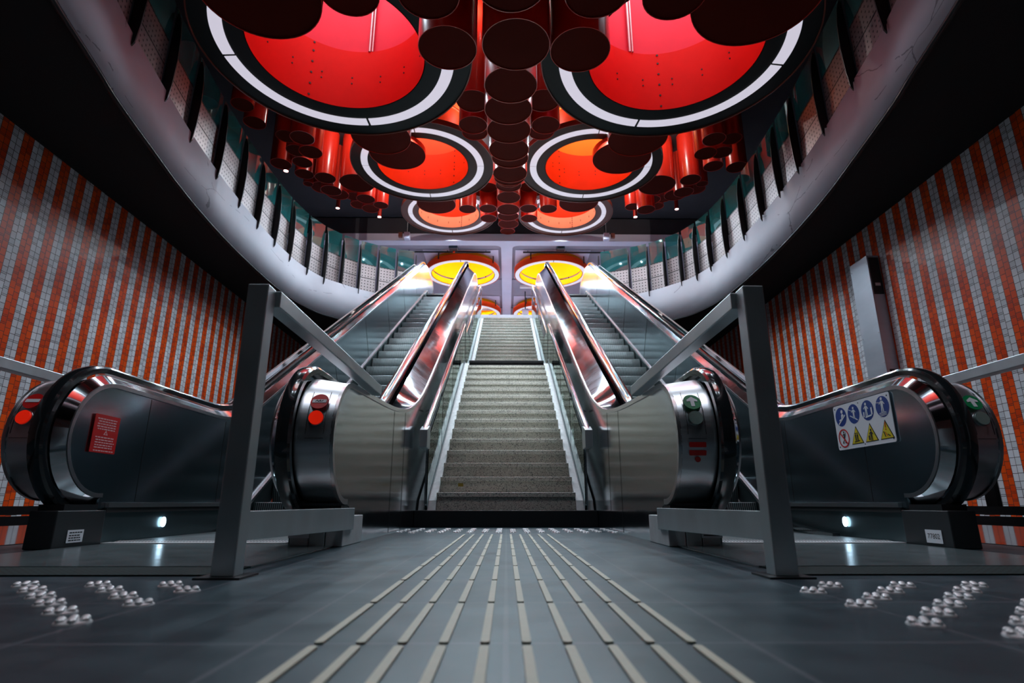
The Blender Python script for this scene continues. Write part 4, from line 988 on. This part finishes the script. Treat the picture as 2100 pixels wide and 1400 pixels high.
# ------------------------------------------------------------------ lights
def spot(x, y, z, e, col, angle=150, blend=.6, rot=(0, 0, 0), size=.0):
    l = bpy.data.lights.new('lamp', 'SPOT'); l.energy = e; l.color = col; l.spot_size = rad(angle); l.spot_blend = blend; l.shadow_soft_size = size
    o = bpy.data.objects.new('lamp', l); COL.objects.link(o); o.location = (x, y, z); o.rotation_euler = rot; return o
EN = {'0': 270., '1': 300., '2': 760., '3': 720., '4': 400., '5': 400.}
AN = {'0': 84, '1': 108, '2': 150, '3': 150, '4': 160, '5': 160}
for R in RINGS:
    c_ = R['key'][1]; n = 6 if c_ in '0123' else 4
    for i in range(n):
        a = 2 * PI * (i + .5) / n
        if c_ in '01': a = (0 if R['x'] < 0 else PI) + rad(-110 + 44 * i)      # unseen spots kept to the well side, off the balcony edge
        r = (R['lo'] + R['li']) / 2
        p = Vector((R['x'] + r * math.cos(a), R['y'] + r * math.sin(a), R['z'] - .03))
        spot(*p, EN[c_] / n, (.70, .88, 1.), AN[c_], .5)
        if c_ == '1':      # narrow unseen spots added to brighten the stairs and moving steps
            d = Vector((.25 * R['x'], 9.5, 2.0)) - p
            spot(*p, 740. / n, (.82, .93, 1.), 62, .6, d.to_track_quat('-Z', 'Y').to_euler())
    if c_ in '45':
        l = bpy.data.lights.new('lamp', 'POINT'); l.energy = 75; l.color = (1, .95, .9); l.shadow_soft_size = 0
        o = bpy.data.objects.new('lamp', l); COL.objects.link(o); o.location = (R['x'], R['y'], R['z'] + R['hl'] + .05)
for x, y, z, e in ((-3.7, 11.6, 9.0, 60), (3.7, 11.6, 9.0, 60), (-2.9, 13.9, 9.0, 60), (2.9, 13.9, 9.0, 60), (-.55, 11.0, 8.9, 30), (.6, 11.0, 8.9, 30), (-.6, 8.0, 8.6, 25), (.7, 8.0, 8.6, 25), (-.9, 12.9, 8.9, 25), (.95, 12.9, 8.9, 25)):
    l = bpy.data.lights.new('lamp', 'POINT'); l.energy = e; l.color = (1, .86, .8); l.shadow_soft_size = 0
    o = bpy.data.objects.new('lamp', l); COL.objects.link(o); o.location = (x, y, z)      # unseen lights added between the tubes to brighten their sides
for x, y, z in LAMPS: spot(x, y, z - .01, 60, (1, .96, .92), 80, .5)
w = bpy.data.worlds.new('World'); S.world = w; w.use_nodes = True
w.node_tree.nodes['Background'].inputs[0].default_value = (.3, .5, .7, 1); w.node_tree.nodes['Background'].inputs[1].default_value = .02

# ------------------------------------------------------------------ camera
cam = bpy.data.cameras.new('camera'); co = bpy.data.objects.new('camera', cam); COL.objects.link(co)
cam.sensor_width = 36; cam.lens = 36 * 1180 / 2100; cam.clip_start = .02
tilt = math.atan(332 / 1180); yaw = math.atan(12 / 1180 * math.cos(tilt))
co.location = (0, 0, .22); co.rotation_euler = (PI / 2 + tilt, 0, -yaw)
cam.dof.use_dof = True; cam.dof.focus_distance = 4.0; cam.dof.aperture_fstop = 3.2
S.camera = co
S.view_settings.view_transform = 'Standard'; S.view_settings.look = 'None'; S.view_settings.exposure = .12; S.view_settings.gamma = 1; S.view_settings.use_curve_mapping = False
